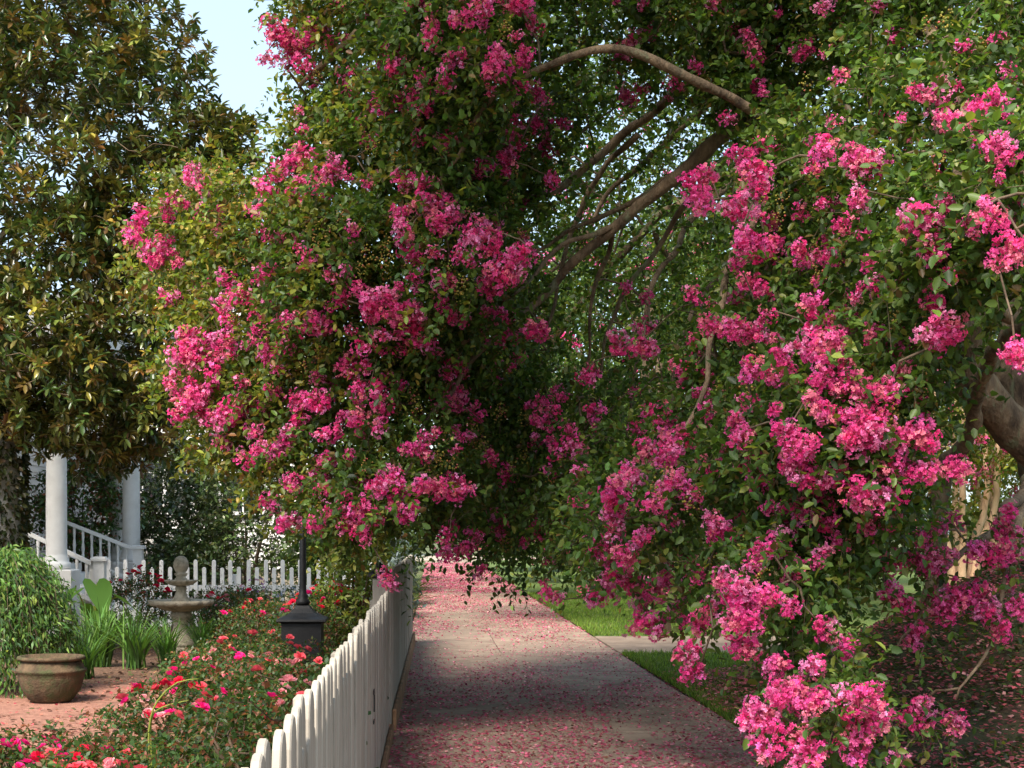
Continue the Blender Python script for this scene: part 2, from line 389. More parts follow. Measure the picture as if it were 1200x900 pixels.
# end post with black cap light
ep = empty('fence_post', (-0.40, 11.9, 0), 'square white post with a black cap where the two fences meet', 'post')
MB().box(-.05, .05, -.05, .05, -0.02, 1.20, 0.008).build('shaft', M['fence_paint'], ep)
cp = MB(); cp.lathe([(0.075, 0), (0.085, 0.012), (0.085, 0.035), (0.05, 0.06), (0.028, 0.085), (0.03, 0.10), (0.012, 0.12)], 16, z0=1.205); cp.build('cap', M['iron'], ep)
la = empty('gate_latch', (-0.318, 8.5, 0.62), 'small rusty latch screwed to the picket fence', 'latch')
MB().box(0, 0.006, -0.05, 0.05, 0.04, 0.065).build('bar', M['iron'], la); MB().box(0, 0.007, 0.01, 0.035, -0.06, 0.035).build('plate', M['iron'], la); MB().box(0, 0.006, -0.06, 0.03, -0.12, -0.10).build('hook', M['iron'], la)

# ------------------------------------------------------------------ house
hs = empty('house', (-9, 30, 0), 'white wooden house with a columned porch behind the garden', 'house')
def hp(name, mb, mat, smooth=False, parent=None):
    me_v = [(x+9, y-30, z) for x, y, z in mb.v]; mb.v = me_v
    return mb.build(name, M[mat], parent or hs, smooth)
def lap_wall(p0, p1, z0, z1, pitch=0.15):
    """lapped boards from p0 to p1 (outside to the right of travel)"""
    mb = MB(); d = Vector((p1[0]-p0[0], p1[1]-p0[1])); nrm = Vector((d.y, -d.x)).normalized(); z = z0
    while z < z1-1e-3:
        zt = min(z+pitch, z1); o = 0.022
        vs = [(p0[0]+nrm.x*o, p0[1]+nrm.y*o, z), (p1[0]+nrm.x*o, p1[1]+nrm.y*o, z), (p1[0], p1[1], zt), (p0[0], p0[1], zt), (p0[0], p0[1], z), (p1[0], p1[1], z)]
        mb.add(vs, [(0, 1, 2, 3), (4, 5, 1, 0)]); z = zt
    return mb
hp('wall', lap_wall((-9.0, 36), (-2.9, 36), 0.7, 6.6), 'siding')
hp('wall', lap_wall((-2.9, 36), (-2.9, 46), 0.7, 6.6), 'siding')
hp('wall', lap_wall((-9.0, 21), (-9.0, 36), 0.99, 6.6), 'siding')
hp('wall', lap_wall((-16, 21), (-9.0, 21), 0.7, 6.6), 'siding')
hp('foundation', MB().box(-15.9, -2.95, 36.03, 46, -0.05, 0.69), 'stone')
hp('foundation', MB().box(-15.9, -9.05, 21.05, 36.0, -0.05, 0.69), 'stone')
hp('corner_board', MB().box(-2.98, -2.86, 35.95, 36.07, 0.7, 6.6), 'white_paint')
hp('cornice', MB().box(-9.3, -2.5, 35.6, 46.3, 6.6, 6.85, 0.05), 'white_paint')
hp('cornice', MB().box(-16.3, -8.6, 20.6, 35.58, 6.6, 6.86, 0.05), 'white_paint')
rf = MB().add([(-9.4, 35.5, 6.86), (-2.4, 35.5, 6.86), (-2.4, 46.4, 6.86), (-9.4, 46.4, 6.86), (-5.9, 38.5, 8.7), (-5.9, 44, 8.7)], [(0, 1, 4), (1, 2, 5, 4), (2, 3, 5), (3, 0, 4, 5)]); hp('roof', rf, 'roof')
rf = MB().add([(-16.4, 20.5, 6.87), (-8.5, 20.5, 6.87), (-8.5, 35.48, 6.87), (-16.4, 35.48, 6.87), (-12.4, 24, 8.9), (-12.4, 33, 8.9)], [(0, 1, 4), (1, 2, 5, 4), (2, 3, 5), (3, 0, 4, 5)]); hp('roof', rf, 'roof')
def window(cx, y, z0, z1, wd):
    fr = MB(); t = 0.09; x0, x1 = cx-wd/2, cx+wd/2; yy = y-0.06
    fr.box(x0-t, x0, yy, yy+.05, z0, z1); fr.box(x1, x1+t, yy, yy+.05, z0, z1); fr.box(x0-t-.03, x1+t+.03, yy-.02, yy+.05, z1, z1+.14)
    wn = hp('window', fr, 'white_paint')
    for i in range(2):
        for j in range(4):
            xa = x0+i*wd/2+.015; za = z0+j*(z1-z0)/4+.015
            hp('pane', MB().box(xa, xa+wd/2-.03, y-.035, y-.028, za, za+(z1-z0)/4-.03), 'glass', parent=wn)
    hp('sash', MB().box(cx-.014, cx+.014, y-.05, y-.024, z0, z1), 'white_paint', parent=wn)
    for j in range(1, 4):
        za = z0+j*(z1-z0)/4; hp('sash', MB().box(x0, cx-.015, y-.046, y-.024, za-.014, za+.014).box(cx+.015, x1, y-.046, y-.024, za-.014, za+.014), 'white_paint', parent=wn)
    hp('sill', MB().box(x0-t-.05, x1+t+.05, y-.14, y-.024, z0-.07, z0-.002, .01), 'white_paint', parent=wn)
    for s in (-1, 1):
        xs = cx+s*(wd/2+t+.24); sh = MB()
        sh.box(xs-.2, xs-.15, y-.07, y-.03, z0, z1); sh.box(xs+.15, xs+.2, y-.07, y-.03, z0, z1)
        q = z0
        while q < z1-.03:
            sh.add([(xs-.15, y-.06, q), (xs+.15, y-.06, q), (xs+.15, y-.035, q+.05), (xs-.15, y-.035, q+.05)], [(0, 1, 2, 3)]); q += .055
        hp('shutter', sh, 'shutter', parent=wn)
for cx in (-6.75, -4.4):
    window(cx, 36, 2.05, 3.9, 0.95); window(cx, 36, 4.9, 6.2, 0.95)
# porch deck, steps, columns and railings
hp('porch_floor', MB().box(-8.95, -7.1, 22, 30.2, 0.90, 0.99, 0.01), 'white_paint')
hp('porch_skirt', MB().box(-8.9, -7.16, 22.05, 30.15, -0.05, 0.895), 'siding')
for i in range(6):
    x0 = -7.1+0.42*i; hp('step', MB().box(x0+.002, x0+.42, 25.15, 29.35, -0.05, 0.99-0.165*(i+1)+.16, 0.01), 'siding')
def column(x, y, r, z0, z1, engaged=False):
    mb = MB(); hgt = z1-z0
    pr = [(r*1.35, 0), (r*1.35, .10), (r*1.18, .105), (r*1.2, .15), (r*1.02, .20), (r, .24)]
    for q in range(1, 9): t = q/8; pr.append((r*(1-.17*t*t), .24+(hgt-.55)*t))
    pr += [(r*.95, hgt-.28), (r*1.0, hgt-.24), (r*1.2, hgt-.15), (r*1.35, hgt-.12), (r*1.35, hgt)]
    mb.lathe(pr, 24, x, y, z0); hp('column', mb, 'white_paint', True)
for x, y, r in ((-5.9, 24.2, .165), (-5.95, 30.5, .175), (-6.42, 31.6, .165)):
    column(x, y, r, .99, 4.6); hp('pedestal', MB().box(x-.3, x+.3, y-.3, y+.3, -0.05, .985, .02), 'siding')
hp('porch_roof', MB().box(-8.9, -5.35, 23.6, 32.2, 4.61, 5.0, .04), 'white_paint')
def railing(p0, p1, balusters, hh=.62):
    """sloped rail from p0 to p1 (points on the handrail)"""
    p0, p1 = Vector(p0), Vector(p1)
    for off in (0, -hh):
        a, b = p0+Vector((0, 0, off)), p1+Vector((0, 0, off)); h = .035
        mb = MB().add([(a.x, a.y-.045, a.z-h), (b.x, b.y-.045, b.z-h), (b.x, b.y+.045, b.z-h), (a.x, a.y+.045, a.z-h), (a.x, a.y-.045, a.z+h), (b.x, b.y-.045, b.z+h), (b.x, b.y+.045, b.z+h), (a.x, a.y+.045, a.z+h)],
                 [(3, 2, 1, 0), (4, 5, 6, 7), (0, 1, 5, 4), (1, 2, 6, 5), (2, 3, 7, 6), (3, 0, 4, 7)])
        hp('handrail' if off == 0 else 'bottom_rail', mb, 'white_paint')
    for i in range(balusters):
        q = p0.lerp(p1, (i+.5)/balusters); z0, z1 = q.z-hh+.03, q.z-.03
        hp('baluster', MB().lathe([(.03, 0), (.03, .08), (.022, .1), (.034, .25*(z1-z0)+.05), (.02, .6*(z1-z0)), (.03, (z1-z0)-.08), (.03, z1-z0)], 8, q.x, q.y, z0), 'white_paint', True)
def newel(x, y, z0, z1):
    hp('newel_post', MB().box(x-.09, x+.09, y-.09, y+.09, z0, z1-.07).box(x-.13, x+.13, y-.13, y+.13, z1-.07, z1-.02, .01).box(x-.1, x+.1, y-.1, y+.1, z1-.018, z1, .01), 'white_paint')
railing((-6.95, 25.0, 1.74), (-5.52, 25.0, 1.06), 9, .60); newel(-5.4, 25.05, -0.05, 1.17)
railing((-7.1, 29.5, 1.80), (-5.76, 29.5, 1.27), 8, .60); newel(-5.62, 29.5, -0.05, 1.32)
railing((-7.15, 22.1, 1.80), (-7.15, 25.0, 1.80), 14, .66)
fl = empty('flag', (-3.92, 19.6, 4.9), 'small blue and orange flag showing among the magnolia leaves', 'flag')
MB().add([(-.12, 0, -.08), (.0, -.02, -.1), (.0, -.02, .07), (-.12, 0, .1), (-.12, .006, -.08), (.0, -.014, -.1), (.0, -.014, .07), (-.12, .006, .1)], [(0, 1, 2, 3), (7, 6, 5, 4), (0, 4, 5, 1), (2, 6, 7, 3)]).build('blue_panel', M['flag_blue'], fl)
MB().add([(.002, -.02, -.1), (.16, .01, -.06), (.16, .01, .05), (.002, -.02, .07), (.002, -.014, -.1), (.16, .016, -.06), (.16, .016, .05), (.002, -.014, .07)], [(0, 1, 2, 3), (7, 6, 5, 4), (0, 4, 5, 1), (2, 6, 7, 3)]).build('orange_panel', M['flag_orange'], fl)
MB().tube([(-.125, 0, -.3), (-.125, 0, .14)], .008, 6).build('stick', M['twig'], fl)

# ------------------------------------------------------------------ fountain, pot, lamp post
fo = empty('stone_fountain', (-3.32, 20.4, 0), 'weathered two-tiered stone garden fountain with scalloped bowl', 'fountain')
scal = lambda amp, n, idx: (lambda i, a: 1+(amp*abs(math.cos(n*a/2)) if i in idx else 0))
MB().box(-.26, .26, -.26, .26, -.05, .05, .01).build('plinth', M['stone'], fo)
MB().lathe([(.23, .052), (.235, .10), (.17, .15), (.11, .26), (.10, .34), (.125, .43), (.15, .45), (.14, .48), (.12, .51)], 20).build('pedestal', M['stone'], fo, True)
MB().lathe([(.13, .512), (.24, .535), (.31, .565), (.35, .595), (.375, .592), (.40, .63), (.40, .665), (.34, .66), (.20, .615), (.10, .605)], 84, mod=scal(.10, 14, (4, 5, 6))).build('bowl', M['stone'], fo, True)
MB().lathe([(.12, .607), (.13, .66), (.09, .71), (.065, .78), (.08, .815), (.07, .85)], 18).build('stem', M['stone'], fo, True)
MB().lathe([(.09, .852), (.16, .87), (.21, .915), (.215, .93), (.19, .93), (.09, .90)], 48, mod=scal(.05, 10, (2, 3, 4))).build('upper_bowl', M['stone'], fo, True)
MB().lathe([(.10, .902), (.085, .945), (.06, .97), (.085, 1.0), (.09, 1.015), (.06, 1.03), (.085, 1.06), (.105, 1.11), (.10, 1.17), (.07, 1.225), (.03, 1.25)], 20).build('finial', M['stone'], fo, True)

pt = empty('garden_pot', P(60, 625, 13.9).to_2d().to_3d()+Vector((0, 0, 0.03)), 'squat brown clay pot with a raised band beside the weeping bush', 'pot')
MB().lathe([(.17, 0), (.20, .02), (.265, .12), (.295, .22), (.30, .265), (.315, .275), (.315, .295), (.295, .305), (.285, .335), (.262, .37)], 32).build('body', M['clay'], pt, True)
rm = MB()
N = 64; 
rm.lathe([(.262, .371), (.29, .378), (.305, .392), (.29, .412), (.262, .41), (.245, .36)], N, mod=lambda i, a: 1+.018*math.sin(a*24+i*1.2) if i in (1, 2, 3) else 1)
rm.build('rim', M['clay'], pt, True)
MB().lathe([(.25, .30), (.24, .365), (.1, .375)], 24).build('soil_fill', M['mulch'], pt)

lp = empty('lamp_post', (-1.335, 16.0, 0), 'black iron lamp post on a flared square pedestal among roses', 'lamp post')
def sq(mb, prof, n=4, rot=math.pi/4, z0=0):
    vs = []; fs = []
    for r, z in prof:
        for k in range(n):
            a = rot+2*math.pi*k/n; vs.append((r*1.4142*math.cos(a), r*1.4142*math.sin(a), z+z0))
    for i in range(len(prof)-1):
        for k in range(n): fs.append((i*n+k, i*n+(k+1) % n, (i+1)*n+(k+1) % n, (i+1)*n+k))
    fs.append(tuple(range(n-1, -1, -1))); m = (len(prof)-1)*n; fs.append(tuple(m+k for k in range(n)))
    return mb.add(vs, fs)
sq(MB(), [(.23, 0), (.23, .08), (.205, .09), (.205, .62), (.215, .63)]).build('pedestal', M['iron'], lp)
sq(MB(), [(.245, .632), (.255, .645), (.25, .665), (.19, .69), (.13, .725), (.09, .77), (.07, .80)]).build('flared_cap', M['iron'], lp)
MB().lathe([(.06, .802), (.075, .82), (.075, .85), (.05, .87), (.055, .90), (.04, .92), (.036, 1.0), (.034, 2.75)], 14).build('pole', M['iron'], lp, True)
MB().lathe([(.05, 2.752), (.07, 2.78), (.1, 2.81)], 14).build('collar', M['iron'], lp, True)
ln_ = sq(MB(), [(.09, 2.815), (.14, 3.12)]).build('lantern', M['frosted'], lp)
sq(MB(), [(.17, 3.122), (.18, 3.14), (.10, 3.22), (.03, 3.28), (.02, 3.33)]).build('roof', M['iron'], lp)
for k in range(4):
    a = math.pi/4+k*math.pi/2
    MB().tube([(.09*1.4142*math.cos(a)*1.03, .09*1.4142*math.sin(a)*1.03, 2.812), (.14*1.4142*math.cos(a)*1.03, .14*1.4142*math.sin(a)*1.03, 3.12)], .009, 5).build('bar', M['iron'], lp)
# ------------------------------------------------------------------ plant tools
def tube_np(paths, n=4):
    """many thin tubes -> one quad mesh; paths: list of (pts Nx3, radii N)"""
    Vs, Fs = [], []; o = 0
    for pts, rad in paths:
        pts = np.asarray(pts, float); m = len(pts); rad = np.asarray(rad, float)
        t = np.gradient(pts, axis=0); t /= np.maximum(np.linalg.norm(t, axis=1, keepdims=True), 1e-6)
        x = np.cross(t, np.array([[0.31, 0.57, 0.76]])); x /= np.maximum(np.linalg.norm(x, axis=1, keepdims=True), 1e-6); yv = np.cross(t, x)
        a = 2*np.pi*np.arange(n)/n
        V = pts[:, None]+rad[:, None, None]*(np.cos(a)[None, :, None]*x[:, None]+np.sin(a)[None, :, None]*yv[:, None])
        Vs.append(V.reshape(-1, 3))
        i = np.arange(m-1)[:, None]*n; k = np.arange(n)[None]; k2 = (k+1) % n
        Fs.append(np.stack([i+k, i+k2, i+n+k2, i+n+k], axis=2).reshape(-1, 4)+o); o += m*n
    return np.concatenate(Vs), np.concatenate(Fs)

LEAF = leaf_tpl(0.52)                 # broad crape-myrtle leaf
LEAFQ = (np.array([(0, 0, 0), (.27, .48, .07), (0, 1, -.1), (-.27, .52, .07)]), np.array([(0, 1, 2, 3)]))   # simpler leaf for what is deep or far
LONG = leaf_tpl(0.36, 0.06, 0.18, 0.33, 0.68)
def shoots(cen, rad, nsh, nlv, slen, llen, outc, plt, droop=0.35, tpl=LEAF, jit=0.22, outw=0.6, lfw=1.0, tint=None, g=rng):
    """leafy shoots round every cluster centre. Returns leaf arrays pos, R, S, col and the shoot tips/dirs"""
    nc = len(cen); C = np.repeat(cen, nsh, 0); N = len(C)
    off = unit(N, g)*(g.random((N, 1))**0.5)*np.repeat(np.broadcast_to(rad, (nc,)), nsh)[:, None]
    O = C+off
    d = O-np.asarray(outc)[None]; d /= np.linalg.norm(d, axis=1, keepdims=True)
    d = d*outw+unit(N, g)*0.75+off/np.maximum(np.linalg.norm(off, axis=1, keepdims=True), 1e-4)*0.35; d[:, 2] -= 0.15
    d /= np.linalg.norm(d, axis=1, keepdims=True)
    Ls = slen*(0.6+0.8*g.random(N))
    t = (np.arange(nlv)+0.7)/nlv
    pos = O[:, None]+d[:, None]*(t[None, :, None]*Ls[:, None, None]); pos[:, :, 2] -= droop*(t**2)[None]*Ls[:, None]
    fr = frames(d)
    ph = (np.arange(nlv)*2.4)[None]+g.random((N, 1))*6.28+0.4*g.standard_normal((N, nlv))
    ld = fr[:, None, :, 0]*np.cos(ph)[..., None]+fr[:, None, :, 2]*np.sin(ph)[..., None]
    ld = ld*0.9+d[:, None]*0.55+0.25*g.standard_normal((N, nlv, 3)); ld[:, :, 2] -= 0.12
    R = frames(ld.reshape(-1, 3), 0.7*g.standard_normal(N*nlv))
    S = llen*(0.65+0.6*g.random(N*nlv)); S3 = np.stack([S*lfw*(0.85+0.3*g.random(len(S))), S, S], 1)
    col = pal(plt, N*nlv, jit, g)
    if tint is not None: col = col*np.repeat(np.repeat(tint, nsh, 0), nlv, 0)
    tip = O+d*Ls[:, None]; tip[:, 2] -= droop*Ls
    return pos.reshape(-1, 3), R, S3, col, (O, d, Ls, tip, droop)

def shoot_twigs(info, r=0.0022, n=3):
    O, d, Ls, tip, dr = info; ps = []
    for i in range(len(O)):
        t = np.array([0, 0.5, 1.0])[:, None]; p = O[i]+d[i]*t*Ls[i]; p[:, 2] -= dr*(t[:, 0]**2)*Ls[i]
        ps.append((p, [r, r*0.8, r*0.4]))
    return ps

def grow(nodes0, targets, nodes_r=None):
    """attach every target to the nearest earlier node; returns tube paths with pipe-model radii"""
    nodes = [np.asarray(p, float) for p in nodes0]; par = [-1]*len(nodes)
    A = np.array(nodes); T = np.asarray(targets, float)
    dmin = np.min(np.linalg.norm(T[:, None]-A[None], axis=2), axis=1)
    arr = np.zeros((len(A)+len(T)*4, 3)); arr[:len(A)] = A; cnt = len(A)
    for ti in np.argsort(dmin):
        p = T[ti]; dd = np.linalg.norm(arr[:cnt]-p, axis=1); j = int(np.argmin(dd)); q = arr[j]; ln = dd[j]
        m = 3 if ln > 0.25 else 1; prev = j
        for k in range(1, m+1):
            t = k/m; b = q*(1-t)+p*t
            if k < m: b = b+rng.standard_normal(3)*0.06*ln; b[2] += 0.12*ln*math.sin(math.pi*t)
            arr[cnt] = b; par.append(prev); prev = cnt; cnt += 1
    n0 = len(A); cntd = np.zeros(cnt)
    leafs = np.ones(cnt, bool)
    for i in range(n0, cnt): leafs[par[i]] = False
    for i in range(cnt-1, n0-1, -1):
        if leafs[i]: cntd[i] += 1
        if par[i] >= 0: cntd[par[i]] += cntd[i]
    paths = []
    for i in range(n0, cnt):
        r1 = 0.0035*math.sqrt(cntd[i])+0.0015; pr = par[i]; r0 = r1 if pr < n0 else 0.0035*math.sqrt(cntd[pr])+0.0015
        paths.append((np.array([arr[pr], arr[i]]), [min(r0, r1*1.6), r1]))
    return paths

# crape-myrtle panicle variants: lobes of crinkled six-petalled florets
def floret_tpl(g, n=6):
    vs = [(0, 0, 0)]; fs = []
    for k in range(n):
        a = k*2*math.pi/n+g.uniform(-.15, .15); r = g.uniform(.8, 1.1)
        for da, rr in ((-2.5/n, .72), (0, 1.0), (2.5/n, .72)):
            vs.append((rr*r*math.cos(a+da), rr*r*math.sin(a+da), 0.25+g.uniform(-.35, .45)))
        fs.append((0, 3*k+1, 3*k+2, 3*k+3))
    return np.array(vs), np.array(fs)
PINKS = [((0.88, 0.085, 0.335), 5), ((0.91, 0.155, 0.43), 4), ((0.80, 0.05, 0.255), 3), ((0.92, 0.31, 0.54), 2.6), ((0.92, 0.24, 0.33), 1.8)]
def panicle_geo(seed, nl=10, per=12, pl=PINKS, fr=0.0165, lr=0.042, ln=0.18, wd=0.055, np_=6):
    g = np.random.default_rng(seed); parts = []
    tn = np.array([1.0]*1)
    for l in range(nl):
        t = (l+0.4)/nl; a = l*2.4+g.random()
        rr = wd*math.sin(math.pi*(0.18+0.72*t))**0.8*(0.6+0.6*g.random())
        c = np.array([rr*math.cos(a), ln*t, rr*math.sin(a)])
        m = max(3, int(per*(0.7+0.6*g.random())*(1.15-0.45*t)))
        dv = unit(m, g); dv[:, 1] += 0.25; dv /= np.linalg.norm(dv, axis=1, keepdims=True)
        pos = c+dv*lr*(0.65+0.5*g.random((m, 1)))
        tv, tf = floret_tpl(g, np_)
        # floret z axis points outward
        fy = frames(dv, g.random(m)*6.28); R = np.stack([fy[:, :, 0], fy[:, :, 2], fy[:, :, 1]], axis=2)
        base = pal(pl, 1, 0.08, g)
        col = np.clip(base*(1+0.14*g.standard_normal((m, 1))), 0.01, 0.95)
        vcol = np.ones((len(tv), 3)); vcol[0] = (0.8, 0.55, 0.6)
        parts.append(inst(tv, tf, pos, R, fr*(0.8+0.5*g.random(m)), col, vcol))
        rel = c*np.array([1, .93, 1]); sv, sf = tube_np([(np.stack([np.array([0, max(0, rel[1]-.03), 0]), rel*.98]), [.004, .012])], 4); parts.append((sv, sf, np.tile(np.array([[.45, .06, .13]]), (len(sv), 1))))
    sv, sf = tube_np([(np.array([[0, -.05, 0], [0, ln*.5, 0], [0, ln, 0]]), [.004, .003, .002])], 4); parts.append((sv, sf, np.tile(np.array([[.12, .10, .03]]), (len(sv), 1))))
    return join(parts)
PAN = [panicle_geo(100+s) for s in range(10)]
PAN_MID = [panicle_geo(100+s, 8, 8, fr=.0195, np_=4) for s in range(10)]
PAN_FAR = [panicle_geo(100+s, 6, 5, fr=.030, np_=4) for s in range(10)]
PAN_ME = [np_mesh('flower_cluster', *p, M['petal']) for p in PAN]

def put_panicles(spec, base, geo):
    """spec: list of (pos, dir, scale, variant) -> one mesh in local coordinates"""
    parts = []
    for p, d, s, v in spec:
        R = frames(np.array([d]), np.array([rng.random()*6.28]))[0]; V, Fc, C = geo[v]
        parts.append(((V*s)@R.T+np.asarray(p)-base, Fc, C*(0.85+0.3*rng.random())))
    return join(parts)

# ------------------------------------------------------------------ the big crape myrtle over the path
GREENS_C = [((0.062, 0.115, 0.020), 5), ((0.092, 0.155, 0.026), 4), ((0.042, 0.080, 0.018), 3), ((0.150, 0.180, 0.030), 2), ((0.13, 0.085, 0.03), 0.5)]
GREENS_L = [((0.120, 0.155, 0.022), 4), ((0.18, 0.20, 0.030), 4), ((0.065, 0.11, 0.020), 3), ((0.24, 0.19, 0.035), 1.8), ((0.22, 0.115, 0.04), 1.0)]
CP = np.array([(160,280,13.5),(220,500,12.6),(350,100,12.6),(300,600,12.2),(430,650,11.6),(450,300,11.2),(550,300,10.9),(560,60,10.4),(480,580,11.2),(600,450,12.6),(600,620,13.4),
    (700,150,12.4),(780,350,14.2),(740,250,14),(720,420,13),(850,250,9.6),(880,420,8.7),(800,600,9.2),(730,640,9.6),(900,700,8.2),(980,850,7.6),(950,500,8.3),(1050,500,8.2),(1100,250,7.8),
    (1180,240,7),(1050,150,9),(900,50,11.2),(1180,400,7.6),(1100,700,9),(1180,850,8.4),(680,680,12.5),(1000,0,10.5),(1180,20,9)], float)
def Dfield(px, py):
    d2 = (CP[:, 0]-px)**2+(CP[:, 1]-py)**2; wt = 1/(d2+900)**1.6
    return float((wt*CP[:, 2]).sum()/wt.sum())
POLY = [(362,-70),(352,0),(346,70),(342,110),(350,150),(340,195),(312,228),(255,188),(215,205),(175,245),(168,290),(195,345),(212,400),(210,460),(240,510),(280,535),(325,560),(370,590),(405,625),
        (440,630),(482,605),(520,600),(560,618),(610,652),(650,670),(715,660),(745,672),(800,690),(835,705),(880,690),(930,730),(925,860),(915,900),(1030,900),(1010,800),(975,730),(1005,650),(1070,570),(1085,470),(1130,400),(1215,470),(1215,-70)]
def inpoly(x, y, poly=POLY):
    c = False; j = len(poly)-1
    for i in range(len(poly)):
        xi, yi = poly[i]; xj, yj = poly[j]
        if (yi > y) != (yj > y) and x < (xj-xi)*(y-yi)/(yj-yi)+xi: c = not c
        j = i
    return c
def hole(x, y):
    """the open side of the crown where limbs show"""
    u, v = x-745, y-290; c, s_ = math.cos(-0.5), math.sin(-0.5); a, b = u*c-v*s_, u*s_+v*c
    return (a/125)**2+(b/185)**2 < 1 or ((x-1165)/68)**2+((y-425)/95)**2 < 1

LIMBS = [   # (px,py,d,radius)
 [(1275,690,13.0,.30),(1240,570,13.0,.25),(1192,470,13.0,.22),(1206,350,13.2,.18),(1222,200,13.5,.15),(1190,60,13.6,.12),(1140,-70,13.2,.09),(1040,-230,12.6,.05),(940,-330,12,.03)],
 [(1232,545,12.95,.18),(1145,450,12.6,.15),(1135,350,12.2,.12),(1175,240,12.2,.11),(1150,110,12.6,.10),(1095,0,12.5,.085),(1000,-90,12,.07),(800,-125,11.6,.055),(560,-65,11.6,.045),(420,40,12,.03),(350,100,12.5,.018)],
 [(1218,250,13.3,.12),(1140,150,12.8,.085),(1075,100,12.5,.072),(1020,75,12.3,.068),(940,92,12,.066),(870,140,11.9,.062),(800,200,11.9,.052),(720,270,12.1,.042),(650,330,12.3,.032),(590,375,12.3,.024),(510,430,12.1,.014)],
 [(875,136,11.9,.05),(845,105,12.2,.046),(790,108,12.6,.044),(740,152,13,.040),(700,190,13,.036),(620,235,12.7,.030),(500,262,12.2,.026),(380,300,12.6,.02),(250,300,13.1,.012)],
 [(1216,320,12.2,.10),(1190,320,10.6,.075),(1120,390,9.3,.055),(1065,460,9.2,.036),(1010,560,9.1,.026),(965,680,8.9,.017),(955,800,8.6,.009)],
 [(1088,640,13.8,.085),(1106,570,13.5,.075),(1138,505,12.8,.065),(1150,432,12.0,.058),(1205,385,10.8,.05),(1250,330,10,.04)],
 [(945,90,12,.05),(915,135,11.4,.040),(890,210,10.9,.032),(860,310,10.4,.025),(830,430,10.0,.019),(790,530,9.9,.014),(750,620,10,.009)],
 [(1025,75,12.3,.05),(1080,30,10.3,.045),(1125,120,8.8,.036),(1130,220,8.0,.028),(1165,300,7.5,.016)],
 [(1145,155,12.8,.07),(1010,150,14.2,.055),(900,185,15.2,.05),(760,265,16,.042),(650,400,16.2,.034),(600,520,15.6,.026),(560,600,14.8,.016)],
 [(505,262,12.2,.022),(430,350,11.7,.020),(350,450,12.1,.015),(275,510,12.5,.009)],
 [(595,372,12.3,.022),(520,470,11.9,.018),(470,560,11.6,.013),(420,625,11.8,.008)],
 [(1210,560,11.2,.05),(1190,590,9.8,.034),(1140,640,9.3,.022),(1090,700,9.1,.012),(1050,760,9,.006)],
 [(1205,585,10.2,.03),(1180,650,9.2,.02),(1170,720,9,.012),(1120,820,8.8,.006)],
 [(905,135,10.8,.036),(800,90,10.6,.034),(690,60,10.6,.028),(590,110,10.7,.022),(530,190,11,.015),(480,260,11.2,.008)],
 [(800,-125,11.6,.06),(560,-420,9.5,.05),(380,-900,7.6,.04),(300,-1300,6.2,.025),(200,-1700,5.2,.012)],  # unseen limb added to carry the bough that shades the near path
 [(905,118,12,.036),(860,175,12.6,.03),(790,262,13,.024),(735,350,13.2,.018),(700,440,13.3,.010)],
 [(795,205,11.9,.03),(742,230,12.2,.024),(690,262,12.4,.02),(640,290,12.5,.014),(590,300,12.4,.008)],
 [(742,152,13,.03),(690,230,13.3,.024),(655,320,13.4,.018),(640,410,13.4,.010)],
 [(880,185,15.2,.04),(820,250,14.6,.034),(770,330,14.2,.026),(745,420,14,.018),(735,500,13.8,.010)],
 [(940,95,12,.04),(880,95,13.0,.036),(820,130,13.6,.03),(750,190,14,.026),(690,270,14.2,.018),(620,350,14,.010)],
 [(1000,150,14.2,.04),(930,240,14.6,.034),(860,300,14.6,.028),(800,390,14.4,.02),(780,480,14.2,.010)],
 [(730,262,12.1,.026),(665,285,12.0,.02),(605,340,11.9,.014),(560,372,11.8,.008)],
 [(1140,350,12.2,.06),(1090,390,11.4,.045),(1070,450,10.8,.03),(1085,520,10.6,.016)],
 [(1200,390,12.8,.07),(1165,350,12,.05),(1120,330,11.2,.035),(1080,280,10.6,.02)],
 [(765,262,16,.03),(820,380,16.5,.026),(880,520,16.5,.018),(900,620,16,.010)],
 [(725,266,12.1,.022),(700,330,12.6,.017),(690,430,12.8,.012),(660,540,13,.007)],
]
TB = P(1275, 0, 13.0); TB = Vector((TB.x, TB.y, gz(TB.x, TB.y)-0.10)); TBn = np.array(TB)
tree = empty('crape_myrtle_tree', TB, 'huge old crape myrtle arching over the path, loaded with hot pink blossom', 'tree')
limb_nodes = []
for li, lm in enumerate(LIMBS):
    pts = [P(a, b, c) for a, b, c, r in lm]; rad = [r for a, b, c, r in lm]
    if li == 0: pts[0] = Vector((pts[0].x, pts[0].y, TB.z-0.1))
    if li == 5: pts[0] = Vector((pts[0].x, pts[0].y, gz(pts[0].x, pts[0].y)-0.12))
    sp, sr = spline(pts, rad, 0.07, 0.075 if li > 1 else 0.03, li)
    if li == 0: sr = [r*(1+0.7*math.exp(-k*0.35)) for k, r in enumerate(sr)]
    MB().tube([p-TB for p in sp], sr, 12).rough(0.012 if max(rad) > .06 else .006, 7, li).build('trunk' if li in (0, 5) else 'limb', M['bark'], tree, True)
    limb_nodes += [tuple(p) for p in sp[2::2]]

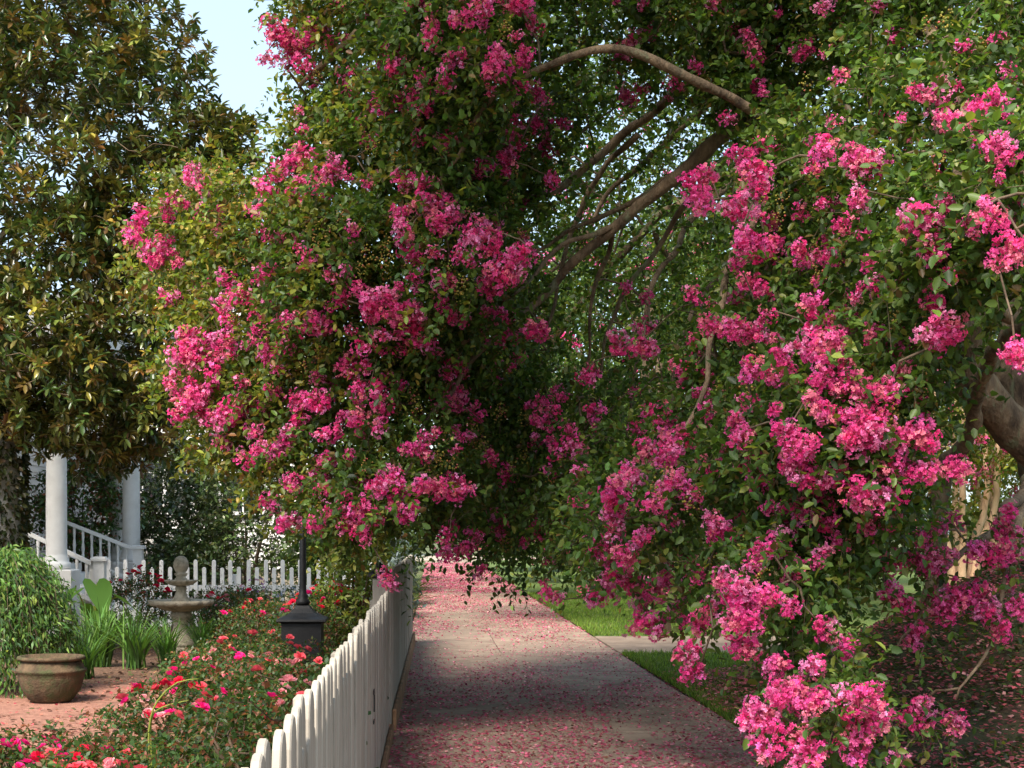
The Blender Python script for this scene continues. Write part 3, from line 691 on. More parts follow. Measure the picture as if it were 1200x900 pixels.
CEN3 = np.array([3.4, 13.6, 3.2])
def sample(n, zone, dlo, dhi, rpx, keep_hole=False, clip=1e9):
    out = []; rads = []
    while len(out) < n:
        x, y_ = rnd.uniform(*zone[0]), rnd.uniform(*zone[1])
        if not inpoly(x, y_): continue
        hh = hole(x, y_)
        d = Dfield(x, y_)+rnd.uniform(dlo, dhi)
        if hh and not keep_hole and rnd.random() < 0.80: continue
        if hh: d = max(d, 13.8)
        # clumps: thin out where a slow noise is low
        if mnoise.noise(Vector((x/70, y_/70, dlo))) < -0.28 and rnd.random() < 0.75: continue
        p = P(x, y_, min(d, clip)); 
        if p.z < 0.25: continue
        out.append(tuple(p)); rads.append(rpx*d/F*rnd.uniform(0.7, 1.3))
    return np.array(out), np.array(rads)
Z_ALL = ((150, 1215), (-70, 930))
cA, rA = sample(860, Z_ALL, -0.1, 0.7, 34)
cL, rL = sample(300, ((150, 640), (-70, 640)), -0.15, 1.2, 34)
cA = np.concatenate([cA, cL]); rA = np.concatenate([rA, rL])
cB, rB = sample(340, Z_ALL, 0.9, 2.6, 42)
cC, rC = sample(500, ((470, 1215), (-70, 690)), 0, 0, 50, True)
for i in range(len(cC)):      # far side of the crown, over and beyond the path
    q = cC[i]; d = rnd.uniform(14.8, 16.8); x = VX+q[0]*F/q[1]; y_ = VY-(q[2]-H)*F/q[1]; cC[i] = tuple(P(x, min(y_, 600), d)); rC[i] = 0.55
# dome above and behind the picture, stretched nearer to shade the path
up = []
while len(up) < 420:
    p = np.array([rnd.uniform(-3.0, 9.5), rnd.uniform(4.0, 17), rnd.uniform(4.2, 9.0)])
    q = (p-np.array([3.2, 10.6, 3.4]))/np.array([6.3, 6.6, 5.4])
    r = np.linalg.norm(q)
    if p[1] < 8.5 and p[0] > 0.9: continue  # cut open here so sun reaches the right-hand blossom
    if 0.72 < r < 1.0 and VY-(p[2]-1.15-H)*F/p[1] < -40: up.append(p)
cU = np.array(up); rU = np.full(len(cU), 0.5)
ov = []      # a bough added above the picture to shade the near path
while len(ov) < 120:
    p = np.array([rnd.uniform(-3.2, 0.8), rnd.uniform(4.2, 8.8), rnd.uniform(5.3, 7.0)])
    if VY-(p[2]-1.15-H)*F/p[1] < -40: ov.append(p)
cU = np.concatenate([cU, np.array(ov)]); rU = np.full(len(cU), 0.5)
side = []
while len(side) < 150:
    p = np.array([rnd.uniform(6.0, 10.5), rnd.uniform(8, 19), rnd.uniform(2.6, 7)])
    if VX+p[0]*F/p[1] > 1240: side.append(p)
cS = np.array(side); rS = np.full(len(cS), 0.5)

def lefty(c):      # how far a cluster lies on the left flank (brighter, yellower palette there)
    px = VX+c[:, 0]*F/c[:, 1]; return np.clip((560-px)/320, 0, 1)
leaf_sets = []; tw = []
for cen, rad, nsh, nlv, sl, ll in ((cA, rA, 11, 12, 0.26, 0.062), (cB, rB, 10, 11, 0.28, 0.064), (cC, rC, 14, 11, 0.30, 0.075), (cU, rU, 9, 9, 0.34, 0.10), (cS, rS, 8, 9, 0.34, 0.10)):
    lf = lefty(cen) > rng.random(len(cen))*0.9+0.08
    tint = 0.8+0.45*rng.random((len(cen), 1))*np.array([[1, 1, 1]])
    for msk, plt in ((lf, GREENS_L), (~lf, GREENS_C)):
        if msk.sum() == 0: continue
        p, R, S, c, info = shoots(cen[msk], rad[msk], nsh, nlv, sl, ll, CEN3, plt, tint=tint[msk])
        leaf_sets.append((p, R, S, c, np.full(len(p), cen is cA)))
        if cen is cA: tw += shoot_twigs(tuple(q[::2] if hasattr(q, '__len__') else q for q in info))
LP = np.concatenate([s[0] for s in leaf_sets]); LR = np.concatenate([s[1] for s in leaf_sets]); LS = np.concatenate([s[2] for s in leaf_sets]); LC = np.concatenate([s[3] for s in leaf_sets]); LA = np.concatenate([s[4] for s in leaf_sets])
ok = LP[:, 2] > 0.2; LP, LR, LS, LC, LA = LP[ok], LR[ok], LS[ok], LC[ok], LA[ok]
# the 300 leaves that show largest become pieces of their own
pxs = VX+LP[:, 0]*F/LP[:, 1]; pys = VY-(LP[:, 2]-H)*F/LP[:, 1]
score = LA*LS[:, 1]/LP[:, 1]*np.abs(LR[:, 1, 2])*((pxs > 5) & (pxs < 1195) & (pys > 5) & (pys < 895))
top = np.argsort(-score)[:300]; rest = np.ones(len(LP), bool); rest[top] = False
for msk, tp in ((rest & LA, LEAF), (rest & ~LA, LEAFQ)):
    V, Fc, C = inst(*tp, LP[msk]-TBn, LR[msk], LS[msk], LC[msk])
    obj('foliage', np_mesh('foliage', V, Fc, C, M['leaf']), tree, 'stuff')
lm_ = []
for c in pal(GREENS_C, 5, 0.15): lm_.append(np_mesh('leaf', LEAF[0], LEAF[1], np.repeat(c[None], 6, 0), M['leaf']))
for i in top:
    o = obj('leaf', lm_[i % 5], tree)
    mtx = Matrix([[*(LR[i][r]*LS[i]), LP[i][r]-TBn[r]] for r in range(3)]+[[0, 0, 0, 1]]); o.matrix_local = mtx

# flowers: where the photograph shows blossom
FL = """175 280 3;160 258 2;220 202 1;213 235 2;240 218 1;191 347 1;267 333 2;284 351 2;307 316 2;318 278 2;267 378 1;262 391 2;338 191 2;307 231 2;340 49 3;338 67 2;362 40 2;344 71 2;418 84 1;467 62 2;433 9 1;491 7 2;
540 20 1;569 11 2;611 2 1;504 36 1;607 76 2;576 80 1;496 89 1;522 89 1;447 111 1;444 127 1;469 116 1;487 124 1;342 189 2;371 213 2;313 222 1;522 160 1;598 169 1;560 196 1;591 191 1;602 151 1;651 142 2;638 116 1;647 213 1;
500 224 2;518 236 1;471 271 1;536 289 3;580 307 3;607 316 2;518 329 1;478 351 3;402 342 1;429 351 2;362 373 2;318 276 1;309 316 1;629 387 1;727 62 1;736 111 1;740 351 2;767 53 2;789 98 1;878 49 1;942 58 1;967 7 1;1029 4 1;
984 89 1;1093 107 2;1149 140 3;1189 178 2;1180 244 4;891 173 3;876 213 3;827 218 3;824 236 1;887 249 2;900 271 2;896 289 2;851 307 3;869 276 1;953 167 1;1016 178 3;1020 231 2;984 200 2;996 271 2;962 307 2;973 300 1;
1091 280 3;1098 382 3;1091 351 1;829 347 2;864 347 1;896 344 1;856 387 2;962 378 2;984 391 1;896 373 1;219 399 3;239 419 2;225 440 3;208 454 2;234 474 3;243 461 2;281 478 3;270 492 3;246 512 2;274 516 2;301 519 2;
291 454 2;367 471 2;391 464 2;346 467 1;315 412 1;367 374 2;398 350 1;429 354 1;473 392 2;446 392 1;425 405 1;408 436 2;439 457 2;449 464 1;432 492 2;384 509 2;329 509 2;346 498 1;377 543 2;346 560 2;380 574 1;325 529 1;
315 588 1;342 598 2;387 598 1;418 616 2;432 602 1;463 588 2;446 578 2;484 598 1;367 616 1;494 567 1;520 357 1;543 420 2;523 437 1;537 468 3;627 387 1;643 490 1;667 507 1;663 530 2;680 553 1;643 553 1;697 453 2;697 483 1;
747 407 3;753 382 1;773 473 2;780 493 1;790 523 3;787 540 2;730 553 2;743 563 1;770 580 2;793 570 2;735 613 3;753 627 2;600 607 3;593 563 1;537 567 2;507 570 2;540 633 2;707 643 1;813 447 2;803 427 2;817 400 1;830 477 1;
680 590 1;533 583 1;863 307 1;950 307 2;1020 307 1;1030 332 1;893 343 1;860 387 1;910 412 2;907 438 1;963 380 2;957 403 2;983 400 1;963 433 3;957 463 3;963 483 2;987 423 1;1007 487 2;1030 480 2;1017 507 2;1037 457 1;
1063 513 3;1063 540 4;1060 560 2;1063 440 2;1187 440 2;1193 420 1;875 470 1;873 497 2;900 520 2;937 520 2;960 533 4;927 563 2;973 563 2;1003 567 2;883 540 1;890 563 1;970 587 2;857 517 1;1023 393 1;943 527 2;1019 607 2;
997 562 2;943 616 3;988 638 1;868 709 3;859 620 2;908 651 2;923 718 2;981 738 2;874 760 1;903 780 2;908 827 3;939 789 2;943 811 2;970 829 2;917 878 4;992 873 4;1014 860 3;1121 627 2;1094 656 2;1099 673 2;1054 656 2;
1077 633 1;1161 647 2;1197 638 2;1117 718 4;1046 698 1;1063 709 1;1072 744 1;1157 713 1;1143 696 1;1170 740 1;1183 682 1;1197 713 1;1179 607 2;1094 860 2;1117 847 1;1068 842 1;1050 887 1;1081 829 1;733 617 2;721 662 2;
704 646 1;742 692 3;750 729 2;781 712 3;821 721 2;792 733 2;762 677 2;842 625 1;862 708 2;842 696 2;829 775 2;875 758 1;650 700 1;642 694 1;692 704 1;537 637 2;562 671 1;517 642 2;452 692 2;421 608 2;425 629 1"""
FL = [tuple(int(v) for v in q.split()) for q in FL.replace('\n', '').split(';') if q.strip()]
spec = []; spray_c = []
def add_panicle(p, sc):
    p = np.array(p); d = p-CEN3; d /= np.linalg.norm(d); d = d*0.5+np.array([0, -0.25, 0.15])+0.55*rng.standard_normal(3)
    d /= np.linalg.norm(d); spec.append((tuple(p-d*0.1*sc), tuple(d), sc, int(rng.integers(10))))
for fx, fy, n in FL:
    d0 = Dfield(fx, fy)-0.25
    if fx > 1030 and fy > 600: d0 = 9.0; spray_c.append(tuple(P(fx, fy-6, d0+0.05)))
    if hole(fx, fy): d0 = Dfield(fx, fy)-1.0
    for k in range(n):
        sp = 15*math.sqrt(n-1)*8.5/d0*1.25
        x, y_ = fx+rnd.gauss(0, 1)*sp*0.8, fy+rnd.gauss(0, 1)*sp*0.7
        add_panicle(P(x, y_, d0+rnd.uniform(-.1, .1)), (rnd.uniform(0.6, 0.9) if n < 3 else rnd.uniform(0.8, 1.1))*(1.12 if d0 > 10 else 1.0))
n_main = len(spec)
# more blossom deeper in the crown
cnt = 0
while cnt < 230:
    x, y_ = rnd.uniform(160, 1200), rnd.uniform(-60, 760)
    if not inpoly(x, y_) or (hole(x, y_) and rnd.random() < .85): continue
    add_panicle(P(x, y_, max(Dfield(x, y_)+rnd.uniform(0.0, 0.9), 13 if hole(x, y_) else 0)), rnd.uniform(0.5, 0.9)); cnt += 1
cnt = 0
while cnt < 300:
    x, y_ = (rnd.uniform(160, 640), rnd.uniform(-20, 630)) if rnd.random() < .66 else (rnd.uniform(600, 1200), rnd.uniform(-20, 700))
    if not inpoly(x, y_) or hole(x, y_): continue
    add_panicle(P(x, y_, Dfield(x, y_)-.25), rnd.uniform(0.4, 0.8)*(1.1 if x < 640 else .85)); cnt += 1
n_dome = len(spec)
for p in cU[:140]: add_panicle(p+rng.standard_normal(3)*0.3, 1.0)
order = sorted(range(len(spec)), key=lambda i: -spec[i][2]/spec[i][0][1] - (0.02 if i < n_main else 0))
own = order[:300]; rest_i = order[300:]
for i in own:
    p, d, s, v = spec[i]; o = obj('flower_cluster', PAN_ME[v], tree)
    R = frames(np.array([d]), np.array([rng.random()*6.28]))[0]*s
    o.matrix_local = Matrix([[*R[r], p[r]-TBn[r]] for r in range(3)]+[[0, 0, 0, 1]])
V, Fc, C = join([put_panicles([spec[i] for i in rest_i if i < n_dome], TBn, PAN_MID), put_panicles([spec[i] for i in rest_i if i >= n_dome], TBn, PAN_FAR)])
obj('flowers', np_mesh('flowers', V, Fc, C, M['petal']), tree, 'stuff')
# yellow-green bud and seed heads, mostly on the left flank
oct_v = np.array([(1, 0, 0), (-1, 0, 0), (0, 1, 0), (0, -1, 0), (0, 0, 1), (0, 0, -1)], float)
oct_f = np.array([(0, 2, 4), (2, 1, 4), (1, 3, 4), (3, 0, 4), (2, 0, 5), (1, 2, 5), (3, 1, 5), (0, 3, 5)])
bp_ = []
while len(bp_) < 260:
    x, y_ = rnd.uniform(160, 1150), rnd.uniform(-20, 720)
    if not inpoly(x, y_) or hole(x, y_) or rnd.random() > (0.95 if x < 620 else 0.35): continue
    bp_.append(tuple(P(x, y_, Dfield(x, y_)-0.2+rnd.uniform(-.1, .2))))
bp_ = np.array(bp_); nb = 28
pos = np.repeat(bp_, nb, 0)+unit(len(bp_)*nb)*(0.055*rng.random((len(bp_)*nb, 1))**0.5)*np.array([[1, 1, 1.5]])
V, Fc, C = inst(oct_v, oct_f, pos-TBn, frames(unit(len(pos))), 0.0058+0.0045*rng.random(len(pos)), pal([((0.36, 0.30, 0.06), 3), ((0.42, 0.26, 0.08), 2), ((0.20, 0.23, 0.05), 3), ((0.5, 0.16, 0.14), 1)], len(pos), 0.2))
obj('seed_heads', np_mesh('seed_heads', V, Fc, C, M['leaf']), tree, 'stuff')
# fine branching out to every leaf cluster, leafy sprays low on the right
spray_c = np.array(spray_c)
p, R, S, c, info = shoots(spray_c, 0.10, 4, 7, 0.20, 0.055, CEN3, GREENS_C)
V, Fc, C = inst(*LEAF, p-TBn, R, S, c); obj('foliage', np_mesh('foliage', V, Fc, C, M['leaf']), tree, 'stuff')
paths = grow(limb_nodes, np.concatenate([cA, cB, cC, cU, spray_c, np.array([s[0] for s in spec[:n_main]])]))
V, Fc = tube_np(paths, 5)
obj('branches', np_mesh('branches', V-TBn, Fc, None, M['twig'], True), tree, 'stuff')
V, Fc = tube_np(tw+shoot_twigs(info), 3)
obj('twigs', np_mesh('twigs', V-TBn, Fc, None, M['twig'], True), tree, 'stuff')

# ------------------------------------------------------------------ generic trees and shrubs
def crown_points(n, cen, rad, g, shell=0.45, lump=0.25, flat=0.0):
    d = unit(n, g); r = g.random(n)**(1/3); r = shell+(1-shell)*r
    lp_ = np.array([mnoise.noise(Vector(tuple(v*1.9))+Vector((cen[0], cen[1], 0))) for v in d])
    return np.asarray(cen)+d*(r*(1+lump*lp_*1.6))[:, None]*np.asarray(rad)

def bg_tree(name, label, base, trunk_h, cen_z, rad, n_cl, llen, plt, group=None, bark='bark', trunk_r=0.14, nsh=9, nlv=8, tpl=LEAFQ, sl=0.45, stems=1, mat='leaf', lean=(0, 0), pan=0, seed=1, cat='tree'):
    g = np.random.default_rng(seed); rr = random.Random(seed)
    bx, by = base; b0 = np.array([bx, by, -0.05]); root = empty(name, tuple(b0), label, cat, group)
    cen = np.array([bx+lean[0], by+lean[1], cen_z])
    nodes = []
    for s in range(stems):
        a = 2*math.pi*s/max(stems, 1)+rr.random(); sp = 0.12*(stems > 1)
        p0 = Vector((bx+sp*math.cos(a), by+sp*math.sin(a), -0.05)); k = 0.55 if stems > 1 else 0.12
        p1 = Vector((bx+lean[0]*.4+k*math.cos(a)*.6, by+lean[1]*.4+k*math.sin(a)*.6, trunk_h*0.55)); p2 = Vector((bx+lean[0]*.7+k*math.cos(a)*1.2, by+lean[1]*.7+k*math.sin(a)*1.2, trunk_h))
        p3 = Vector((*cen,))+Vector((math.cos(a)*rad[0]*.3, math.sin(a)*rad[1]*.3, rad[2]*.35))
        sp_, sr = spline([p0, p1, p2, p3], [trunk_r*1.25, trunk_r, trunk_r*.85, trunk_r*.3], 0.3, 0.05, seed+s)
        MB().tube([q-Vector(tuple(b0)) for q in sp_], sr, 8).build('trunk', M[bark], root, True); nodes += [tuple(q) for q in sp_[len(sp_)//2:]]
    cl = crown_points(n_cl, cen, rad, g)
    tint = 0.75+0.5*g.random((n_cl, 1))*np.array([[1, 1, 1]])
    p, R, S, c, info = shoots(cl, 0.13*float(np.mean(rad))+0.1, nsh, nlv, sl, llen, cen, plt, tint=tint, tpl=tpl, g=g)
    V, Fc, C = inst(*tpl, p-b0, R, S, c); obj('crown', np_mesh('crown', V, Fc, C, M[mat]), root, 'stuff')
    V, Fc = tube_np(grow(nodes, cl), 3); obj('branches', np_mesh('branches', V-b0, Fc, None, M[bark], True), root, 'stuff')
    if pan:
        fp = crown_points(pan, cen, np.asarray(rad)*1.04, g, 0.9); parts = []
        for q in fp:
            d = q-cen; parts.append((tuple(q), tuple(d/np.linalg.norm(d)+0.4*g.standard_normal(3)), 1.3, int(g.integers(10))))
        V, Fc, C = put_panicles(parts, b0, PAN_FAR); obj('flowers', np_mesh('flowers', V, Fc, C, M['petal']), root, 'stuff')
    return root

# magnolia: rosettes of long glossy leaves, bronze undersides
MAG = [((0.050, 0.085, 0.026), 5), ((0.075, 0.125, 0.030), 4), ((0.16, 0.18, 0.034), 3.2), ((0.28, 0.22, 0.040), 2.0), ((0.22, 0.10, 0.030), 1.7), ((0.10, 0.060, 0.028), 1.6)]
mb0 = np.array([-5.32, 19.0, -0.05])
mg = empty('magnolia_tree', tuple(mb0), 'tall magnolia with glossy dark and bronze leaves in front of the house', 'tree')
sp_, sr = spline([(-5.32, 19, -.05), (-5.36, 19, 1.0), (-5.33, 19, 2.2), (-5.5, 19.3, 4.0), (-5.8, 19.6, 6.5), (-5.9, 19.7, 9)], [.34, .27, .25, .20, .13, .05], .2, .04, 3)
MB().tube([p-Vector(tuple(mb0)) for p in sp_], sr, 14).build('trunk', M['grey_bark'], mg, True)
mnodes = [tuple(p) for p in sp_[12:]]
mcl = []; mblobs = [((-5.9, 19.8, 5.9), (3.0, 2.5, 3.6)), ((-4.3, 19.4, 6.6), (1.7, 1.7, 1.8)), ((-4.2, 19.2, 4.1), (1.6, 1.6, 1.6)), ((-5.9, 18.6, 3.6), (2.2, 1.6, 1.0)), ((-3.6, 19.6, 5.6), (1.0, 1.2, 0.9)), ((-4.9, 19.6, 8.2), (1.7, 1.8, 1.4)), ((-2.75, 19.8, 6.55), (.55, .6, .40)), ((-4.0, 19.2, 2.85), (1.0, 1.0, .45))]
for (c_, r_), n in zip(mblobs, (900, 420, 430, 400, 150, 300, 60, 150)): mcl.append(crown_points(n, c_, r_, rng, 0.55, 0.2))
mcl = np.concatenate(mcl); NR = len(mcl); nl = 10
mc = np.array([-5.6, 19.8, 5.0])
keep = rng.random(NR) < 1.0
rd_ = mcl-mc; rd_ /= np.linalg.norm(rd_, axis=1, keepdims=True); rd_ = rd_*0.8+0.55*rng.standard_normal((NR, 3)); rd_[:, 2] += 0.45; rd_ /= np.linalg.norm(rd_, axis=1, keepdims=True)
parts = []
for sub in range(2):        # two rosettes along each shoot
    ctr = mcl+(unit(NR)*0.22 if sub else 0)
    rv = rd_+(0.5*rng.standard_normal((NR, 3)) if sub else 0); fr = frames(rv)
    ph = (np.arange(nl)*2.4)[None]+rng.random((NR, 1))*6.28; el = np.linspace(0.05, 1.0, nl)[None]+0.15*rng.standard_normal((NR, nl))
    ld = (fr[:, None, :, 0]*np.cos(ph)[..., None]+fr[:, None, :, 2]*np.sin(ph)[..., None])*np.cos(el)[..., None]+fr[:, None, :, 1]*np.sin(el)[..., None]
    hue = pal(MAG, NR, 0.2); colr = np.repeat(hue, nl, 0)*0.55+pal(MAG, NR*nl, 0.2)*0.45
    pos = np.repeat(ctr, nl, 0)+np.repeat(rv, nl, 0)*np.tile(np.linspace(-.06, .03, nl), NR)[:, None]
    S = 0.138*(0.7+0.5*rng.random(NR*nl))
    parts.append(inst(*LONG, pos-mb0, frames(ld.reshape(-1, 3), 0.35*rng.standard_normal(NR*nl)), S, colr))
V, Fc, C = join(parts); obj('crown', np_mesh('crown', V, Fc, C, M['glossy_leaf']), mg, 'stuff')
V, Fc = tube_np(grow(mnodes, mcl), 5); obj('branches', np_mesh('branches', V-mb0, Fc, None, M['bark'], True), mg, 'stuff')
# ivy on the trunk
n = 2600; tz = rng.random(n)*3.4; an = rng.uniform(-1.9, 0.9, n); rr_ = 0.27+0.07*rng.random(n)
pos = np.stack([-5.34+rr_*np.cos(an), 19.0+rr_*np.sin(an), tz], 1); dv = np.stack([np.cos(an), np.sin(an), -0.9+0*an], 1)+0.5*rng.standard_normal((n, 3))
IVY = [((0.035, 0.05, 0.018), 3), ((0.06, 0.07, 0.022), 3), ((0.085, 0.065, 0.03), 2)]
V, Fc, C = inst(*LEAF, pos-mb0, frames(dv, rng.standard_normal(n)), 0.05+0.05*rng.random(n), pal(IVY, n)); obj('ivy', np_mesh('ivy', V, Fc, C, M['leaf']), mg, 'stuff')

DARK = [((0.050, 0.085, 0.026), 4), ((0.080, 0.12, 0.034), 3), ((0.13, 0.15, 0.05), 1.8)]
MIDG = [((0.045, 0.085, 0.020), 4), ((0.075, 0.12, 0.028), 3), ((0.11, 0.14, 0.035), 1)]
SUNG = [((0.09, 0.13, 0.028), 3), ((0.13, 0.16, 0.035), 3), ((0.06, 0.09, 0.02), 2)]
def shrub(name, label, base, rad, z0, h, ncl, llen, plt, nsh=6, nlv=8, sl=0.22, mat='leaf', tpl=LEAF, group=None, seed=1, droop=.3, cat='shrub', stems=5, lump=.25):
    g = np.random.default_rng(seed); rr = random.Random(seed)
    b0 = np.array([base[0], base[1], -0.03]); root = empty(name, tuple(b0), label, cat, group)
    cen = np.array([base[0], base[1], (z0+h)/2]); R3 = np.array([rad[0], rad[1], (h-z0)/2])
    cl = crown_points(ncl, cen, R3*0.85, g, 0.5, lump); cl[:, 2] = np.maximum(cl[:, 2], 0.06)
    tint = 0.75+0.5*g.random((ncl, 1))*np.array([[1, 1, 1]])
    p, R, S, c, info = shoots(cl, 0.18*float(np.mean(R3))+.04, nsh, nlv, sl, llen, cen-np.array([0, 0, R3[2]*.5]), plt, droop=droop, tint=tint, tpl=tpl, g=g)
    ok = p[:, 2] > 0.01
    V, Fc, C = inst(*tpl, p[ok]-b0, R[ok], S[ok], c[ok]); obj('foliage', np_mesh('foliage', V, Fc, C, M[mat]), root, 'stuff')
    nodes = []
    for s in range(stems):
        a = 6.28*s/stems+rr.random(); t = Vector((base[0]+rad[0]*.5*math.cos(a), base[1]+rad[1]*.5*math.sin(a), z0+(h-z0)*.6))
        q, r_ = spline([Vector((base[0]+.05*math.cos(a), base[1]+.05*math.sin(a), -.03)), Vector((base[0]+rad[0]*.2*math.cos(a), base[1]+rad[1]*.2*math.sin(a), h*.35)), t], [.012+h*.008, .01+h*.005, .006], .15, .01, s)
        MB().tube([v-Vector(tuple(b0)) for v in q], r_, 6).build('stem', M['twig'], root, True); nodes += [tuple(v) for v in q]
    V, Fc = tube_np(grow(nodes, cl), 3); obj('twigs', np_mesh('twigs', V-b0, Fc, None, M['twig'], True), root, 'stuff')
    return root, cl, cen

PHOT = [((0.070, 0.14, 0.035), 4), ((0.10, 0.18, 0.04), 3), ((0.26, 0.10, 0.05), 1.5)]
shrub('photinia_shrub', 'rounded green shrub with reddish tips beside the porch steps', (-7.15, 31.6), (1.05, 0.9), 0.9, 3.35, 130, .12, PHOT, seed=3, mat='glossy_leaf', sl=.3, tpl=LEAFQ)
shrub('camellia_shrub', 'tall dark evergreen shrub against the white house wall', (-5.6, 33.6), (1.2, 1.1), 0.3, 3.45, 190, .12, DARK, seed=4, mat='glossy_leaf', sl=.3, tpl=LEAFQ)
shrub('camellia_shrub', 'dark evergreen shrub between the back picket fence and the blossoming tree', (-3.7, 31.0), (1.2, 1.0), 0.2, 3.3, 140, .11, DARK, seed=5, mat='glossy_leaf', sl=.3, tpl=LEAFQ)
shrub('evergreen_shrub', 'low dark shrub behind the porch newel posts', (-5.0, 30.3), (.8, .7), 0.1, 1.5, 60, .10, DARK, seed=6, mat='glossy_leaf')

# ------------------------------------------------------------------ rose bushes
ROSE_L = [((0.040, 0.085, 0.022), 5), ((0.065, 0.115, 0.028), 3), ((0.12, 0.13, 0.035), 1), ((0.20, 0.075, 0.04), 1.6), ((0.28, 0.13, 0.07), .7)]
def rose_geo(seed, col):
    g = np.random.default_rng(seed); n = 15; i = np.arange(n)
    el = np.interp(i, [0, n-1], [1.25, 0.15]); ph = i*2.4+g.random()
    dv = np.stack([np.cos(ph)*np.cos(el), np.sin(ph)*np.cos(el), np.sin(el)], 1)
    tv = np.array([(0, 0, 0), (.42, .5, .10), (.36, .95, .02), (0, 1.05, -.1), (-.36, .95, .02), (-.42, .5, .10)]); tf = np.array([(0, 1, 2, 3), (0, 3, 4, 5)])
    c = np.clip(np.array(col)[None]*(1+.16*g.standard_normal((n, 1))), .01, .95)
    return np_mesh('flower', *inst(tv, tf, np.zeros((n, 3)), frames(dv, .2*g.standard_normal(n)), np.interp(i, [0, n-1], [.026, .042])*(0.85+.3*g.random(n)), c), M['petal'])
ROSES = {'red': [rose_geo(s, (.70, .012, .055)) for s in range(3)], 'magenta': [rose_geo(s+5, (.82, .02, .22)) for s in range(3)], 'coral': [rose_geo(s+9, (.80, .11, .14)) for s in range(3)], 'pale': [rose_geo(s+13, (.85, .34, .36)) for s in range(3)]}
RB = [ # X, d, rx, h, flowers per colour, label
 (-.95, 8.0, .52, .76, 'cpm', 8, 'leafy rose bush with a few coral blooms leaning on the picket fence'),
 (-1.52, 9.4, .58, .60, 'cprm', 22, 'broad rose bush with coral and red blooms, at the end of the gravel'),
 (-1.05, 11.3, .58, .60, 'cp', 12, 'rose bush with pale salmon blooms in front of the black lamp pedestal'),
 (-1.62, 12.6, .55, .55, 'pm', 14, 'rose bush with a pair of pale pink blooms, between gravel and lamp post'),
 (-2.42, 9.4, .45, .24, 'mmm', 16, 'low rose bush crowned by bright magenta blooms, in front of the gravel'),
 (-1.98, 8.9, .42, .26, 'mrc', 14, 'low rose bush with magenta and coral blooms near the gravel edge'),
 (-1.15, 17.6, .6, .90, 'rrrm', 24, 'rose bush full of red blooms just behind the lamp post'),
 (-2.05, 18.6, .6, .70, 'rcm', 10, 'reddish-leaved rose bush to the right of the stone fountain'),
 (-4.05, 21.2, .50, 1.02, 'rrr', 16, 'upright rose bush with crimson blooms between fountain and porch newel'),
 (-2.75, 21.9, .6, .72, 'rp', 8, 'rose bush behind the stone fountain, by the white back fence'),
 (-1.25, 21.4, .65, .86, 'rrc', 22, 'red-blooming rose bush at the right end of the back fence'),
 (-1.66, 15.0, .55, .55, 'c', 6, 'bronze-tinted rose bush between fountain and lamp post'),
 (-2.2, 15.6, .45, .32, 'c', 5, 'small rose bush in front of the stone fountain'),
 (-1.55, 7.2, .6, .42, 'cpc', 10, 'low rose bush growing beside the picket fence, in front of the broad one'),
]
RC = {'r': 'red', 'm': 'magenta', 'c': 'coral', 'p': 'pale'}
for i, (x, d, r, h, cols, nf, lab) in enumerate(RB):
    root, cl, cen = shrub('rose_bush', lab, (x, d), (r, r), 0.05, h, int(95*r/.6), .042, ROSE_L, nsh=7, nlv=9, sl=.16, tpl=LEAFQ, seed=40+i, group='rose bushes in the flower bed', cat='rose bush', lump=.3)
    g = np.random.default_rng(90+i)
    for k in range(int(nf*1.7)):
        a = g.uniform(0, 6.28); q = math.sqrt(g.random()); ox, oy = r*.95*q*math.cos(a), r*.95*q*math.sin(a)-0.05
        zz = (0.05+h)/2+(h-.05)/2*math.sqrt(max(.08, 1-q*q))*g.uniform(.95, 1.08)+.03
        o = obj('flower', ROSES[RC[cols[k % len(cols)]]][k % 3], root); o.location = (ox, oy, zz+.03); s = g.uniform(.75, 1.25); o.scale = (s, s, s)
        o.rotation_euler = (g.uniform(.1, .9), g.uniform(-.5, .5), g.uniform(0, 6.28))

# weeping bush behind the pot, strap-leaved clumps, elephant ear, small bedding flowers
WEEP = [((0.07, 0.15, 0.035), 4), ((0.11, 0.21, 0.04), 4), ((0.045, 0.10, 0.035), 2), ((0.18, 0.25, 0.05), 1.8)]
FINE = (np.array([(0, 0, 0), (.13, .45, .05), (0, 1, -.2), (-.13, .5, .05)]), np.array([(0, 1, 2, 3)]))
g = np.random.default_rng(61); wb = np.array([-4.22, 14.8, -.02]); wr = empty('weeping_bush', tuple(wb), 'fresh green weeping bush cascading behind the clay pot', 'shrub')
ps, leaves = [], []
for k in range(260):
    a = g.uniform(0, 6.28); R_ = .30+.52*math.sqrt(g.random()); top = 1.38-.10*g.random()-.35*(R_-.3)*g.random(); end = max(.06, g.uniform(.05, .75)*(1.0 if R_ > .55 else 1.25))
    t = np.linspace(0, 1, 9)[:, None]; dx = np.array([math.cos(a), math.sin(a), 0])
    rad_ = R_*np.sin(t*1.35)/math.sin(1.35); z = np.where(t < .35, .95+(top-.95)*np.sin(t/.35*math.pi/2), top-(top-end)*((t-.35)/.65)**1.6)
    p = wb+dx*rad_+np.array([0, 0, 1])*z+.02*g.standard_normal((9, 3)); ps.append((p, np.linspace(.007, .002, 9)))
    for j in range(2, 9):
        n = 15; leaves.append((p[j]+.055*g.standard_normal((n, 3)), dx*.5+np.array([0, 0, -.7])+.5*g.standard_normal((n, 3))))
pos = np.concatenate([l[0] for l in leaves]); dv = np.concatenate([l[1] for l in leaves]); pos[:, 2] = np.maximum(pos[:, 2], .06)
